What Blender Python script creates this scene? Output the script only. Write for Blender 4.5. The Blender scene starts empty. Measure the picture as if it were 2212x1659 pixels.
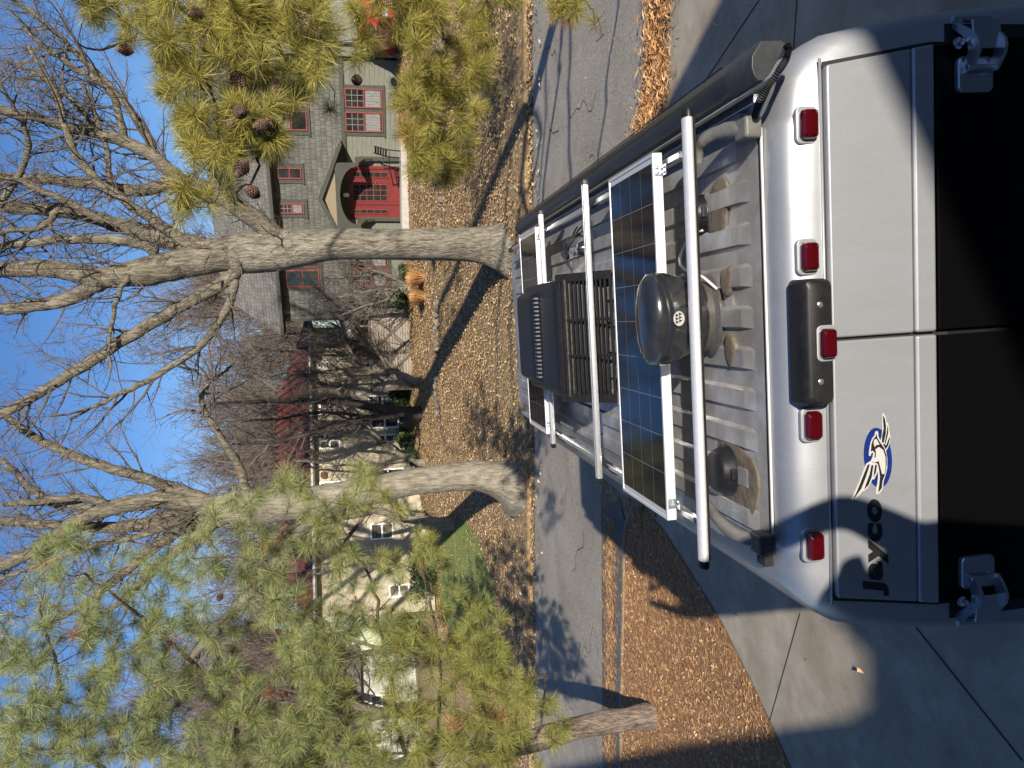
import bpy, bmesh, math, random
import numpy as np
from mathutils import Vector, Matrix, noise
PI = math.pi; R = math.radians
S = bpy.context.scene
COL = S.collection
# ------------------------------------------------------------------ camera
FPX = 1646.0                      # focal length in picture units (picture 2212 x 1659, phone held sideways)
PITCH, ROLL = R(10.7), R(2.1)
CAM = Vector((0, 0, 3.72))
def cam_dir(v):                   # upright-camera (right, up, forward) -> world
    cr, sr = math.cos(ROLL), math.sin(ROLL)
    Rr = np.array([cr, sr, 0.]); U0 = np.array([-sr, cr, 0.]); F0 = np.array([0, 0, 1.])
    cp, sp = math.cos(PITCH), math.sin(PITCH)
    v = np.array(v, float)
    return Vector((float(v @ Rr), float(v @ (cp*F0+sp*U0)), float(v @ (-sp*F0+cp*U0))))
def ray(X, Y): return cam_dir((829.5-Y, -(X-1106.), FPX))
def W(X, Y, dep):                 # world point at forward distance dep
    d = ray(X, Y); return CAM + d*(dep/d.y)
cd = bpy.data.cameras.new('camera'); cam = bpy.data.objects.new('camera', cd); COL.objects.link(cam)
ax_r, ax_u, ax_f = cam_dir((1, 0, 0)), cam_dir((0, 1, 0)), cam_dir((0, 0, 1))
cam.matrix_world = Matrix.Translation(CAM) @ Matrix((-ax_u, ax_r, -ax_f)).transposed().to_4x4()
cd.sensor_width = 36; cd.lens = 36*FPX/2212; cd.clip_start = 0.05; cd.clip_end = 2000
S.camera = cam
# ------------------------------------------------------------------ sky, sun, exposure
SUN_AZ, SUN_EL = R(16.5), R(18.5)         # sun behind the camera, to the right, low winter sun
SD = Vector((math.sin(SUN_AZ)*math.cos(SUN_EL), -math.cos(SUN_AZ)*math.cos(SUN_EL), math.sin(SUN_EL)))
w = bpy.data.worlds.new('World'); S.world = w; w.use_nodes = True
nt = w.node_tree; bg = nt.nodes['Background']
sk = nt.nodes.new('ShaderNodeTexSky'); sk.sky_type = 'NISHITA'; sk.sun_disc = False
sk.sun_elevation = SUN_EL; sk.sun_rotation = PI-SUN_AZ; sk.air_density = 1.0; sk.dust_density = 0.3; sk.ozone_density = 3.0
hs_ = nt.nodes.new('ShaderNodeHueSaturation'); hs_.inputs['Saturation'].default_value = 1.2; hs_.inputs['Hue'].default_value = .512
nt.links.new(sk.outputs[0], hs_.inputs['Color']); nt.links.new(hs_.outputs[0], bg.inputs[0]); bg.inputs[1].default_value = 0.083
ld = bpy.data.lights.new('sun', 'SUN'); ld.energy = 5.0; ld.angle = R(0.53); ld.color = (1, .91, .78)
lo = bpy.data.objects.new('sun', ld); COL.objects.link(lo); lo.location = SD*40
lo.rotation_euler = SD.to_track_quat('Z', 'Y').to_euler()
S.view_settings.view_transform = 'Standard'; S.view_settings.look = 'None'
S.view_settings.exposure = 0.8; S.view_settings.gamma = 1
rnd = random.Random(7)
# ------------------------------------------------------------------ materials
def M_(name, c1, c2=None, scale=5., rough=.7, metal=0., bump=0., bscale=None, detail=4, coat=0., spec=None, stretch=None, c3=None, contrast=(.35, .65), dist=.02, grime=0., gscale=2., gstretch=(1, 1, 1)):
    m = bpy.data.materials.new(name); m.use_nodes = True; n = m.node_tree; L = n.links
    b = n.nodes['Principled BSDF']; b.inputs['Roughness'].default_value = rough; b.inputs['Metallic'].default_value = metal
    b.inputs['Base Color'].default_value = (*c1, 1)
    if coat: b.inputs['Coat Weight'].default_value = coat; b.inputs['Coat Roughness'].default_value = .08
    if spec is not None: b.inputs['Specular IOR Level'].default_value = spec
    tc = n.nodes.new('ShaderNodeTexCoord'); mp = n.nodes.new('ShaderNodeMapping'); L.new(tc.outputs['Object'], mp.inputs[0])
    if stretch: mp.inputs['Scale'].default_value = stretch
    if c2:
        nz = n.nodes.new('ShaderNodeTexNoise'); nz.inputs['Scale'].default_value = scale; nz.inputs['Detail'].default_value = detail
        nz.inputs['Roughness'].default_value = .65
        L.new(mp.outputs[0], nz.inputs[0])
        cr = n.nodes.new('ShaderNodeValToRGB'); e = cr.color_ramp.elements
        e[0].position = contrast[0]; e[1].position = contrast[1]; e[0].color = (*c1, 1); e[1].color = (*c2, 1)
        if c3: x = e.new(.5*(contrast[0]+contrast[1])); x.color = (*c3, 1)
        L.new(nz.outputs[0], cr.inputs[0]); L.new(cr.outputs[0], b.inputs['Base Color'])
    if bump:
        n2 = n.nodes.new('ShaderNodeTexNoise'); n2.inputs['Scale'].default_value = bscale or scale*4; n2.inputs['Detail'].default_value = 5
        L.new(mp.outputs[0], n2.inputs[0]); bp = n.nodes.new('ShaderNodeBump'); bp.inputs['Strength'].default_value = bump
        bp.inputs['Distance'].default_value = .02
        L.new(n2.outputs[0], bp.inputs['Height']); L.new(bp.outputs[0], b.inputs['Normal'])
    if dist != .02 and bump: bp.inputs['Distance'].default_value = dist
    if grime:                      # soft large stains and streaks of dirt
        src = b.inputs['Base Color'].links[0].from_socket if b.inputs['Base Color'].links else None
        g1 = n.nodes.new('ShaderNodeTexNoise'); g1.inputs['Scale'].default_value = gscale; g1.inputs['Detail'].default_value = 7; g1.inputs['Roughness'].default_value = .7; g1.inputs['Distortion'].default_value = .6
        mp2 = n.nodes.new('ShaderNodeMapping'); mp2.inputs['Scale'].default_value = gstretch; L.new(tc.outputs['Object'], mp2.inputs[0]); L.new(mp2.outputs[0], g1.inputs[0])
        r2 = n.nodes.new('ShaderNodeValToRGB'); r2.color_ramp.elements[0].position = .32; r2.color_ramp.elements[1].position = .62
        r2.color_ramp.elements[0].color = (1-grime, 1-grime*1.05, 1-grime*1.15, 1); r2.color_ramp.elements[1].color = (1, 1, 1, 1); L.new(g1.outputs[0], r2.inputs[0])
        mg = n.nodes.new('ShaderNodeMixRGB'); mg.blend_type = 'MULTIPLY'; mg.inputs[0].default_value = 1
        if src: L.new(src, mg.inputs[1])
        else: mg.inputs[1].default_value = (*c1, 1)
        L.new(r2.outputs[0], mg.inputs[2]); L.new(mg.outputs[0], b.inputs['Base Color'])
        rr_ = n.nodes.new('ShaderNodeMapRange'); rr_.inputs['To Min'].default_value = min(1, rough*1.35); rr_.inputs['To Max'].default_value = rough*.9; L.new(g1.outputs[0], rr_.inputs[0]); L.new(rr_.outputs[0], b.inputs['Roughness'])
    return m
def island(name, cols, rough=.8, trans=0.):           # each leaf / needle its own tint
    m = bpy.data.materials.new(name); m.use_nodes = True; n = m.node_tree; L = n.links
    b = n.nodes['Principled BSDF']; b.inputs['Roughness'].default_value = rough
    b.inputs['Specular IOR Level'].default_value = .25
    g = n.nodes.new('ShaderNodeNewGeometry'); cr = n.nodes.new('ShaderNodeValToRGB'); e = cr.color_ramp.elements
    e[0].color = (*cols[0], 1); e[1].color = (*cols[-1], 1)
    for i, c in enumerate(cols[1:-1]): x = e.new((i+1)/(len(cols)-1)); x.color = (*c, 1)
    L.new(g.outputs['Random Per Island'], cr.inputs[0]); L.new(cr.outputs[0], b.inputs['Base Color'])
    if trans:
        tr = n.nodes.new('ShaderNodeBsdfTranslucent'); mx = n.nodes.new('ShaderNodeMixShader'); mx.inputs[0].default_value = trans
        L.new(cr.outputs[0], tr.inputs[0]); L.new(b.outputs[0], mx.inputs[1]); L.new(tr.outputs[0], mx.inputs[2])
        L.new(mx.outputs[0], n.nodes['Material Output'].inputs[0])
    return m
m_silver = M_('silver_paint', (.33, .345, .37), (.42, .435, .46), 420, .42, .6, coat=.25, contrast=(.25, .75), grime=.16, gscale=5, gstretch=(1.5, 1, .5))
m_roofp = M_('dusty_roof_paint', (.30, .29, .275), (.46, .47, .50), 5, .42, .45, c3=(.35, .34, .325), coat=.15, grime=.28, gscale=7)
m_black = M_('black_plastic', (.007, .007, .008), (.013, .013, .014), 30, .42, bump=.05, bscale=300, spec=.28)
m_gloss = M_('glossy_black_dome', (.014, .016, .018), (.03, .03, .03), 9, .16, coat=.6, contrast=(.45, .75))
m_grey = M_('grey_plastic', (.085, .082, .076), (.13, .125, .115), 20, .45, bump=.08, bscale=200)
m_dgrey = M_('dark_grey_plastic', (.018, .02, .022), (.028, .03, .033), 25, .5, bump=.05, bscale=220)
m_awn = M_('black_awning_housing', (.010, .011, .012), (.017, .018, .019), 12, .4, 0., coat=.08)
m_alu = M_('brushed_aluminium', (.62, .62, .62), (.72, .72, .72), 60, .28, .85)
m_aluw = M_('satin_aluminium', (.68, .68, .69), (.78, .78, .78), 60, .42, .5)
m_glass = M_('tinted_glass', (.002, .002, .0022), rough=.3, spec=.12)
m_gapm = M_('rubber_seal', (.01, .01, .011), rough=.7)
m_seal = M_('dusty_sealant', (.085, .068, .046), (.14, .115, .082), 18, .55, bump=.25, bscale=40)
m_hinge = M_('hinge_steel', (.42, .45, .49), (.50, .53, .57), 30, .26, .85)
m_pillar = m_silver
m_white = M_('white_vinyl', (.40, .395, .375), rough=.35)
m_blue = M_('blue_vinyl', (.005, .018, .11), (.008, .024, .14), 40, .25, coat=.5)
m_ink = M_('black_vinyl', (.015, .014, .015), rough=.25, coat=.5)
m_redl = bpy.data.materials.new('red_lens'); m_redl.use_nodes = True
_b = m_redl.node_tree.nodes['Principled BSDF']; _b.inputs['Base Color'].default_value = (.065, .0015, .003, 1); _b.inputs['Roughness'].default_value = .12
_b.inputs['Transmission Weight'].default_value = .25; _b.inputs['Coat Weight'].default_value = .8
def solar_mat():
    m = bpy.data.materials.new('solar_cells'); m.use_nodes = True; n = m.node_tree; L = n.links; b = n.nodes['Principled BSDF']
    tc = n.nodes.new('ShaderNodeTexCoord'); sp = n.nodes.new('ShaderNodeSeparateXYZ'); L.new(tc.outputs['UV'], sp.inputs[0])
    def lines(sock, mult, wd):
        a = n.nodes.new('ShaderNodeMath'); a.operation = 'MULTIPLY'; a.inputs[1].default_value = mult; L.new(sock, a.inputs[0])
        f = n.nodes.new('ShaderNodeMath'); f.operation = 'FRACT'; L.new(a.outputs[0], f.inputs[0])
        s = n.nodes.new('ShaderNodeMath'); s.operation = 'SUBTRACT'; s.inputs[1].default_value = .5; L.new(f.outputs[0], s.inputs[0])
        c = n.nodes.new('ShaderNodeMath'); c.operation = 'ABSOLUTE'; L.new(s.outputs[0], c.inputs[0])
        g = n.nodes.new('ShaderNodeMath'); g.operation = 'GREATER_THAN'; g.inputs[1].default_value = .5-wd; L.new(c.outputs[0], g.inputs[0]); return g.outputs[0]
    def mx(a, b_):
        q = n.nodes.new('ShaderNodeMath'); q.operation = 'MAXIMUM'; L.new(a, q.inputs[0]); L.new(b_, q.inputs[1]); return q.outputs[0]
    big = mx(lines(sp.outputs[0], 9, .008), lines(sp.outputs[1], 4, .010)); fine = lines(sp.outputs[1], 20, .04)
    nz = n.nodes.new('ShaderNodeTexNoise'); nz.inputs['Scale'].default_value = 3; L.new(tc.outputs['UV'], nz.inputs[0])
    cr = n.nodes.new('ShaderNodeValToRGB'); cr.color_ramp.elements[0].color = (.003, .0035, .006, 1); cr.color_ramp.elements[1].color = (.004, .005, .012, 1); L.new(nz.outputs[0], cr.inputs[0])
    m1 = n.nodes.new('ShaderNodeMixRGB'); m1.inputs[2].default_value = (.03, .034, .042, 1); L.new(fine, m1.inputs[0]); L.new(cr.outputs[0], m1.inputs[1])
    m2 = n.nodes.new('ShaderNodeMixRGB'); m2.inputs[2].default_value = (.17, .18, .20, 1); L.new(big, m2.inputs[0]); L.new(m1.outputs[0], m2.inputs[1])
    L.new(m2.outputs[0], b.inputs['Base Color']); b.inputs['Roughness'].default_value = .07; b.inputs['Specular IOR Level'].default_value = .2
    return m
m_cell = solar_mat()
def course_mat(name, c1, c2, mortar, cw, ch, jit=.5):     # shakes or tiles: brick pattern on the local x / z plane
    m = bpy.data.materials.new(name); m.use_nodes = True; n = m.node_tree; L = n.links; b = n.nodes['Principled BSDF']; b.inputs['Roughness'].default_value = .85
    tc = n.nodes.new('ShaderNodeTexCoord'); sp = n.nodes.new('ShaderNodeSeparateXYZ'); L.new(tc.outputs['Object'], sp.inputs[0])
    cb = n.nodes.new('ShaderNodeCombineXYZ'); L.new(sp.outputs[0], cb.inputs[0]); L.new(sp.outputs[2], cb.inputs[1])
    br = n.nodes.new('ShaderNodeTexBrick'); br.inputs['Scale'].default_value = 1; br.inputs['Brick Width'].default_value = cw; br.inputs['Row Height'].default_value = ch
    br.inputs['Mortar Size'].default_value = .009; br.inputs['Color1'].default_value = (*c1, 1); br.inputs['Color2'].default_value = (*c2, 1); br.inputs['Mortar'].default_value = (*mortar, 1)
    br.offset = jit; br.squash = .7; br.squash_frequency = 3; L.new(cb.outputs[0], br.inputs[0])
    nz = n.nodes.new('ShaderNodeTexNoise'); nz.inputs['Scale'].default_value = 3; L.new(tc.outputs['Object'], nz.inputs[0])
    mx = n.nodes.new('ShaderNodeMixRGB'); mx.blend_type = 'MULTIPLY'; mx.inputs[0].default_value = .5; L.new(br.outputs[0], mx.inputs[1]); L.new(nz.outputs[0], mx.inputs[2])
    L.new(mx.outputs[0], b.inputs['Base Color']); return m
m_shake = course_mat('grey_green_shakes', (.168, .167, .148), (.12, .121, .106), (.045, .045, .038), .20, .215)
m_lap = M_('grey_green_lap_siding', (.13, .135, .105), (.17, .172, .138), 2.5, .8, stretch=(1, 1, 6))
m_trimd = M_('dark_olive_trim', (.045, .046, .036), (.06, .061, .048), 8, .7)
m_redp = M_('red_paint', (.135, .018, .018), (.17, .025, .023), 12, .5)
m_redf = M_('faded_red_frame', (.19, .04, .035), (.24, .06, .05), 12, .55)
m_pane = M_('window_pane', (.012, .013, .014), (.035, .036, .034), 2.0, .06, spec=.6)
m_curtain = M_('white_curtain', (.10, .098, .095), (.24, .235, .225), 14, .8, stretch=(6, 1, .4))
m_muntin = M_('pale_muntin', (.26, .22, .19), rough=.6)
m_roofs = course_mat('weathered_roof_shingles', (.17, .16, .14), (.25, .235, .205), (.06, .06, .055), .17, .16)
m_tan = M_('tan_boards', (.20, .165, .105), (.26, .215, .14), 6, .75, stretch=(8, 1, 1))
m_conc = M_('stoop_concrete', (.36, .34, .30), (.46, .44, .40), 6, .85, bump=.2)
m_brick = course_mat('red_brick', (.24, .085, .055), (.30, .12, .08), (.25, .23, .2), .21, .07)
m_iron = M_('black_iron', (.012, .012, .012), (.02, .02, .02), 20, .5, .4)
m_stucco = M_('cream_stucco', (.35, .31, .22), (.43, .385, .28), 1.6, .9, bump=.25, bscale=25, grime=.25, gscale=.8)
m_tile = M_('red_clay_tile', (.075, .02, .013), (.18, .045, .028), 9, .8, bump=.8, bscale=14, stretch=(3, 1, 3), c3=(.12, .03, .019))
m_whitep = M_('white_paint', (.70, .70, .68), (.78, .78, .76), 10, .5)
m_wood = M_('weathered_fence_wood', (.17, .14, .11), (.34, .30, .25), 5, .85, stretch=(.5, 1, 14))
m_woodd = M_('dark_fence_frame', (.09, .07, .055), (.14, .115, .09), 5, .85)
def bark(name, a, b_, c, sc=3., bump=1.):
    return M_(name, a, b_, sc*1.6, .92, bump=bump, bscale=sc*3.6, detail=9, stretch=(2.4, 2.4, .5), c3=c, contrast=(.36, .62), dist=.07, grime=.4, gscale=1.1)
m_bark = bark('furrowed_grey_bark', (.075, .066, .05), (.30, .275, .22), (.20, .18, .14), 5., 1.)
m_bark2 = bark('smooth_grey_bark', (.125, .112, .086), (.29, .262, .205), (.21, .188, .145), 4., .7)
m_limb = bark('limb_bark', (.06, .053, .04), (.23, .205, .155), (.145, .128, .095), 4., .8)
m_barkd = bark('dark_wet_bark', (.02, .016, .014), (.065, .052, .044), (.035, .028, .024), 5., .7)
m_twig = M_('twig_bark', (.06, .048, .038), (.12, .10, .082), 3, .9)
m_twigr = M_('grey_brown_twigs', (.075, .056, .046), (.14, .11, .09), .7, .9)
m_pbark = bark('pine_bark', (.10, .075, .06), (.34, .275, .225), (.21, .165, .135), 8., 1.)
m_ptwig = M_('pine_twig', (.045, .032, .022), (.11, .075, .05), 9, .9)
m_ndl = island('pine_needles', [(.09, .125, .05), (.16, .195, .075), (.23, .26, .10), (.33, .34, .135), (.05, .07, .03)], .45, .12)
m_ndl2 = island('golden_pine_needles', [(.12, .125, .025), (.23, .215, .04), (.34, .30, .06), (.42, .36, .10), (.06, .06, .015)], .45, .14)
m_ndl3 = island('yellow_green_needles', [(.12, .145, .035), (.19, .20, .05), (.27, .27, .07), (.36, .34, .10), (.06, .07, .02)], .45, .14)
m_dead = island('dead_needles', [(.32, .15, .06), (.42, .22, .11), (.26, .12, .05)], .7)
m_cone = M_('pine_cone_scales', (.05, .028, .018), (.18, .11, .075), 60, .8)
m_leaf = island('dry_leaves', [(.22, .13, .06), (.52, .35, .18), (.36, .22, .105), (.62, .45, .26), (.46, .30, .15), (.70, .56, .36), (.26, .16, .075), (.56, .39, .21)], .75)
m_straw = island('pine_straw', [(.32, .15, .06), (.56, .31, .135), (.46, .24, .095), (.68, .43, .22), (.38, .20, .085)], .7)
m_grass = island('grass_blades', [(.08, .11, .025), (.12, .16, .04), (.17, .20, .06)], .6)
m_shrub = island('shrub_leaves', [(.012, .028, .010), (.03, .055, .015), (.06, .085, .03)], .5)
m_lawn = M_('leafy_lawn_soil', (.15, .10, .05), (.40, .28, .15), 9, .95, bump=.5, bscale=40, c3=(.20, .145, .075), detail=8)
m_green = M_('green_grass_soil', (.09, .12, .03), (.15, .18, .055), 12, .95, bump=.4, bscale=60)
m_mulch = M_('pine_straw_soil', (.20, .10, .045), (.42, .24, .12), 14, .95, bump=.5, bscale=60, c3=(.24, .13, .065), detail=8)
m_asph = M_('worn_asphalt', (.20, .183, .155), (.47, .435, .375), 30, .9, bump=.7, bscale=110, detail=9, grime=.3, gscale=.5)
m_asph2 = M_('asphalt_patch', (.10, .098, .09), (.13, .127, .12), 3, .9, bump=.4, bscale=110)
def concrete(name, a, b_):
    m = M_(name, a, b_, 2.2, .85, bump=.25, bscale=110, detail=12, grime=.34, gscale=.9); return m
m_drive = concrete('driveway_concrete', (.31, .275, .215), (.43, .39, .32))
m_kerb = concrete('kerb_concrete', (.22, .195, .155), (.32, .29, .24))
m_stone = M_('edging_stone', (.08, .068, .052), (.21, .185, .15), 6, .9, bump=.6, bscale=20)
m_carred = M_('red_car_paint', (.32, .008, .010), (.34, .010, .012), 30, .2, coat=1.)
m_tyre = M_('tyre_rubber', (.02, .02, .02), rough=.9)
# ------------------------------------------------------------------ mesh helpers
def tag(o, label=None, cat=None, group=None, kind=None):
    if label: o['label'] = label
    if cat: o['category'] = cat
    if group: o['group'] = group
    if kind: o['kind'] = kind
    return o
def empty(name, loc, label, cat, group=None, rot=None):
    o = bpy.data.objects.new(name, None); COL.objects.link(o); o.empty_display_size = .2
    if rot is not None: o.matrix_world = Matrix.Translation(Vector(loc)) @ rot.to_4x4()
    else: o.location = loc
    o['_o'] = 0; del o['_o']
    OFF[o.name] = Vector(loc) if rot is None else Vector((0, 0, 0))
    return tag(o, label, cat, group)
OFF = {}
class MB:
    def __init__(s): s.v = []; s.f = []; s.uv = None
    def add(s, vs, fs):
        b = len(s.v); s.v.extend([tuple(p) for p in vs]); s.f.extend([tuple(i+b for i in f) for f in fs]); return s
    def box(s, a, b):
        x0, x1 = sorted((a[0], b[0])); y0, y1 = sorted((a[1], b[1])); z0, z1 = sorted((a[2], b[2]))
        return s.add([(x0,y0,z0),(x1,y0,z0),(x1,y1,z0),(x0,y1,z0),(x0,y0,z1),(x1,y0,z1),(x1,y1,z1),(x0,y1,z1)],
                     [(0,3,2,1),(4,5,6,7),(0,1,5,4),(1,2,6,5),(2,3,7,6),(3,0,4,7)])
    def obox(s, c, ax, h):            # oriented box: centre, three axes, half sizes
        c = Vector(c); A = [Vector(a).normalized()*k for a, k in zip(ax, h)]
        vs = [c+A[0]*i+A[1]*j+A[2]*k for k in (-1, 1) for i, j in ((-1,-1),(1,-1),(1,1),(-1,1))]
        return s.add(vs, [(0,3,2,1),(4,5,6,7),(0,1,5,4),(1,2,6,5),(2,3,7,6),(3,0,4,7)])
    def prism(s, poly, fn, a, b):     # poly 2d -> fn(u,v,w) with w = a and b
        n = len(poly); vs = [fn(u, v, a) for u, v in poly]+[fn(u, v, b) for u, v in poly]
        fs = [tuple(range(n))[::-1], tuple(range(n, 2*n))]+[(i, (i+1) % n, n+(i+1) % n, n+i) for i in range(n)]
        return s.add(vs, fs)
    def loft(s, rings, closed=True, caps=True):
        n = len(rings[0]); vs = [p for r in rings for p in r]; fs = []
        for k in range(len(rings)-1):
            for i in range(n if closed else n-1):
                j = (i+1) % n; fs.append((k*n+i, k*n+j, (k+1)*n+j, (k+1)*n+i))
        if caps: fs.append(tuple(range(n))[::-1]); fs.append(tuple(range((len(rings)-1)*n, len(rings)*n)))
        return s.add(vs, fs)
    def tube(s, path, rad, n=8, caps=True, flat=1., up=None):
        path = [Vector(p) for p in path]
        if not hasattr(rad, '__len__'): rad = [rad]*len(path)
        t0 = (path[1]-path[0]).normalized(); ref = Vector(up) if up is not None else (Vector((0,0,1)) if abs(t0.z) < .9 else Vector((1,0,0)))
        rings = []; u = None
        for i, p in enumerate(path):
            t = (path[min(i+1, len(path)-1)]-path[max(i-1, 0)])
            if t.length < 1e-9: t = t0
            t = t.normalized(); u = t.cross(ref if u is None else u.cross(t) if False else ref)
            if u.length < 1e-4: u = t.cross(Vector((1, .3, .2)))
            u = u.normalized(); v = t.cross(u).normalized(); r = rad[i]
            rings.append([p+u*math.cos(a)*r+v*math.sin(a)*r*flat for a in [2*PI*k/n for k in range(n)]])
        return s.loft(rings, True, caps)
    def lathe(s, prof, c, n=24, sx=1., sy=1., ax=((1,0,0),(0,1,0),(0,0,1))):
        A = [Vector(a) for a in ax]; c = Vector(c)
        rings = [[c+A[0]*(r*sx*math.cos(2*PI*k/n))+A[1]*(r*sy*math.sin(2*PI*k/n))+A[2]*z for k in range(n)] for r, z in prof]
        return s.loft(rings)
    def grid(s, nx, ny, fn):
        return s.add([fn(i/nx, j/ny) for j in range(ny+1) for i in range(nx+1)],
                     [(j*(nx+1)+i, j*(nx+1)+i+1, (j+1)*(nx+1)+i+1, (j+1)*(nx+1)+i) for j in range(ny) for i in range(nx)])
    def build(s, name, mat, parent=None, smooth=None, bevel=0, label=None, off=None, recalc=True, cat=None, kind=None, group=None):
        if off is None:
            off = Vector((0, 0, 0)); q = parent
            if q is not None:
                while q.parent is not None: q = q.parent
                off = OFF.get(q.name, off)
        me = bpy.data.meshes.new(name); me.from_pydata([tuple(Vector(p)-off) for p in s.v], [], s.f)
        me.materials.append(mat)
        if recalc and len(s.f) < 60000:
            bm = bmesh.new(); bm.from_mesh(me); bmesh.ops.recalc_face_normals(bm, faces=bm.faces); bm.to_mesh(me); bm.free()
        if smooth:
            me.polygons.foreach_set('use_smooth', [True]*len(me.polygons))
            if smooth is not True: me.set_sharp_from_angle(angle=R(smooth))
        o = bpy.data.objects.new(name, me); COL.objects.link(o)
        if parent is not None: o.parent = parent
        if bevel:
            bv = o.modifiers.new('bevel', 'BEVEL'); bv.width = bevel; bv.segments = 3; bv.limit_method = 'ANGLE'; bv.angle_limit = R(40)
        if label: o['label'] = label
        if cat: o['category'] = cat
        if kind: o['kind'] = kind
        if group: o['group'] = group
        return o
def np_mesh(name, verts, faces, mat, parent=None, off=None):   # big triangle soups
    off = off if off is not None else (OFF.get(parent.name, Vector((0,0,0))) if parent else Vector((0,0,0)))
    v = np.asarray(verts, np.float32)-np.array(off, np.float32); f = np.asarray(faces, np.int32)
    me = bpy.data.meshes.new(name); me.vertices.add(len(v)); me.vertices.foreach_set('co', v.ravel())
    k = f.shape[1]; me.loops.add(f.size); me.loops.foreach_set('vertex_index', f.ravel())
    me.polygons.add(len(f)); me.polygons.foreach_set('loop_start', np.arange(0, f.size, k, dtype=np.int32))
    me.update(calc_edges=True); me.validate(); me.materials.append(mat)
    o = bpy.data.objects.new(name, me); COL.objects.link(o)
    if parent is not None: o.parent = parent
    return o
def smoothpath(pts, n=4):             # Catmull-Rom through tuples (any dimension)
    P = [np.array(p, float) for p in pts]; P = [2*P[0]-P[1]]+P+[2*P[-1]-P[-2]]; out = []
    for i in range(1, len(P)-2):
        for k in range(n):
            t = k/n; a, b, c, d = P[i-1:i+3]
            out.append(.5*((2*b)+(c-a)*t+(2*a-5*b+4*c-d)*t*t+(3*b-a-3*c+d)*t**3))
    out.append(P[-2]); return out
# ------------------------------------------------------------------ ground shape
NK = Vector((.3369, .9416)); UK = Vector((-.9416, .3369)); PK = Vector((5.51, 16.78))   # far kerb line
def sk_(x, y): return NK.x*(x-PK.x)+NK.y*(y-PK.y)
def base(x, y):
    xx = max(-18, min(18, x)); yy = max(-6, min(30, y)); return .039*xx-.017*yy
def rise(s):
    if s < 0: return 0.
    r = .13+.14*min(s, 7.6)+.10*max(0, min(1, (s-6.9)/1.4))+max(0, s-7.6)*.125
    return min(r, 2.5)
def gz(x, y): return base(x, y)+rise(sk_(x, y))
def G(X, Y, add=0.):                 # picture point onto the ground
    d = ray(X, Y); lo_, hi = 1., 60.
    for q in np.linspace(1, 60, 500):
        p = CAM+d*(q/d.y)
        if p.z < gz(p.x, p.y)+add: hi = q; lo_ = q-.12; break
    for _ in range(20):
        q = .5*(lo_+hi); p = CAM+d*(q/d.y)
        if p.z < gz(p.x, p.y)+add: hi = q
        else: lo_ = q
    p = CAM+d*(hi/d.y); return Vector((p.x, p.y, gz(p.x, p.y)))
def GB(X, Y):                        # picture point onto the lower (street) plane
    d = ray(X, Y); t = (-3.72)/(d.z-.039*d.x+.017*d.y); p = CAM+d*t; return Vector((p.x, p.y))
mb = MB()
def coords(a, b, seg): 
    out = []
    for (u, v, n) in seg: out += [u+(v-u)*i/n for i in range(n)]
    return out+[seg[-1][1]]
ss = coords(0, 0, [(-60, -20, 8), (-20, -.004, 22), (-.004, .0, 1), (.0, 6.9, 18), (6.9, 8.3, 7), (8.3, 24, 24), (24, 400, 8)])
tt = coords(0, 0, [(-300, -30, 6), (-30, 30, 60), (30, 300, 6)])
def gp(s, t):
    x = PK.x+NK.x*s+UK.x*t; y = PK.y+NK.y*s+UK.y*t
    z = base(x, y)+(rise(s) if s >= 0 else 0)
    if s > 9: z += .05*noise.noise(Vector((x*.3, y*.3, 0)))*min(1, (s-9)/3)
    return (x, y, z)
mb.add([gp(s, t) for s in ss for t in tt], [(i*len(tt)+j, i*len(tt)+j+1, (i+1)*len(tt)+j+1, (i+1)*len(tt)+j) for i in range(len(ss)-1) for j in range(len(tt)-1)])
tag(mb.build('ground', m_lawn, smooth=30), kind='structure')
def sheet(name, poly, mat, h, step=.6, kind='structure', zf=gz):   # polygon draped on the ground
    bm = bmesh.new(); vs = [bm.verts.new((p[0], p[1], 0)) for p in poly]; bm.faces.new(vs)
    xs = [p[0] for p in poly]; ys = [p[1] for p in poly]
    for k in np.arange(min(xs), max(xs), step):
        bmesh.ops.bisect_plane(bm, geom=bm.verts[:]+bm.edges[:]+bm.faces[:], plane_co=(k, 0, 0), plane_no=(1, 0, 0))
    for k in np.arange(min(ys), max(ys), step):
        bmesh.ops.bisect_plane(bm, geom=bm.verts[:]+bm.edges[:]+bm.faces[:], plane_co=(0, k, 0), plane_no=(0, 1, 0))
    for v in bm.verts: v.co.z = zf(v.co.x, v.co.y)+h
    bmesh.ops.recalc_face_normals(bm, faces=bm.faces)
    if bm.faces[0].normal.z < 0: bmesh.ops.reverse_faces(bm, faces=bm.faces)
    me = bpy.data.meshes.new(name); bm.to_mesh(me); bm.free(); me.materials.append(mat)
    o = bpy.data.objects.new(name, me); COL.objects.link(o); o['kind'] = kind; return o
# street strip follows the far kerb line
def st(s, t): return (PK.x+NK.x*s+UK.x*t, PK.y+NK.y*s+UK.y*t)
sheet('street', [st(-.02, -60), st(-.02, 60), (-40, 26), GB(1302, 1659), GB(1300, 1100), (-1.7, 12.9), (1.5, 11.4), GB(1412, 330), GB(1410, 200), GB(1425, 0), (7.5, 8.1), (30, 0.)], m_asph, .008, 3, zf=base)
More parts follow.
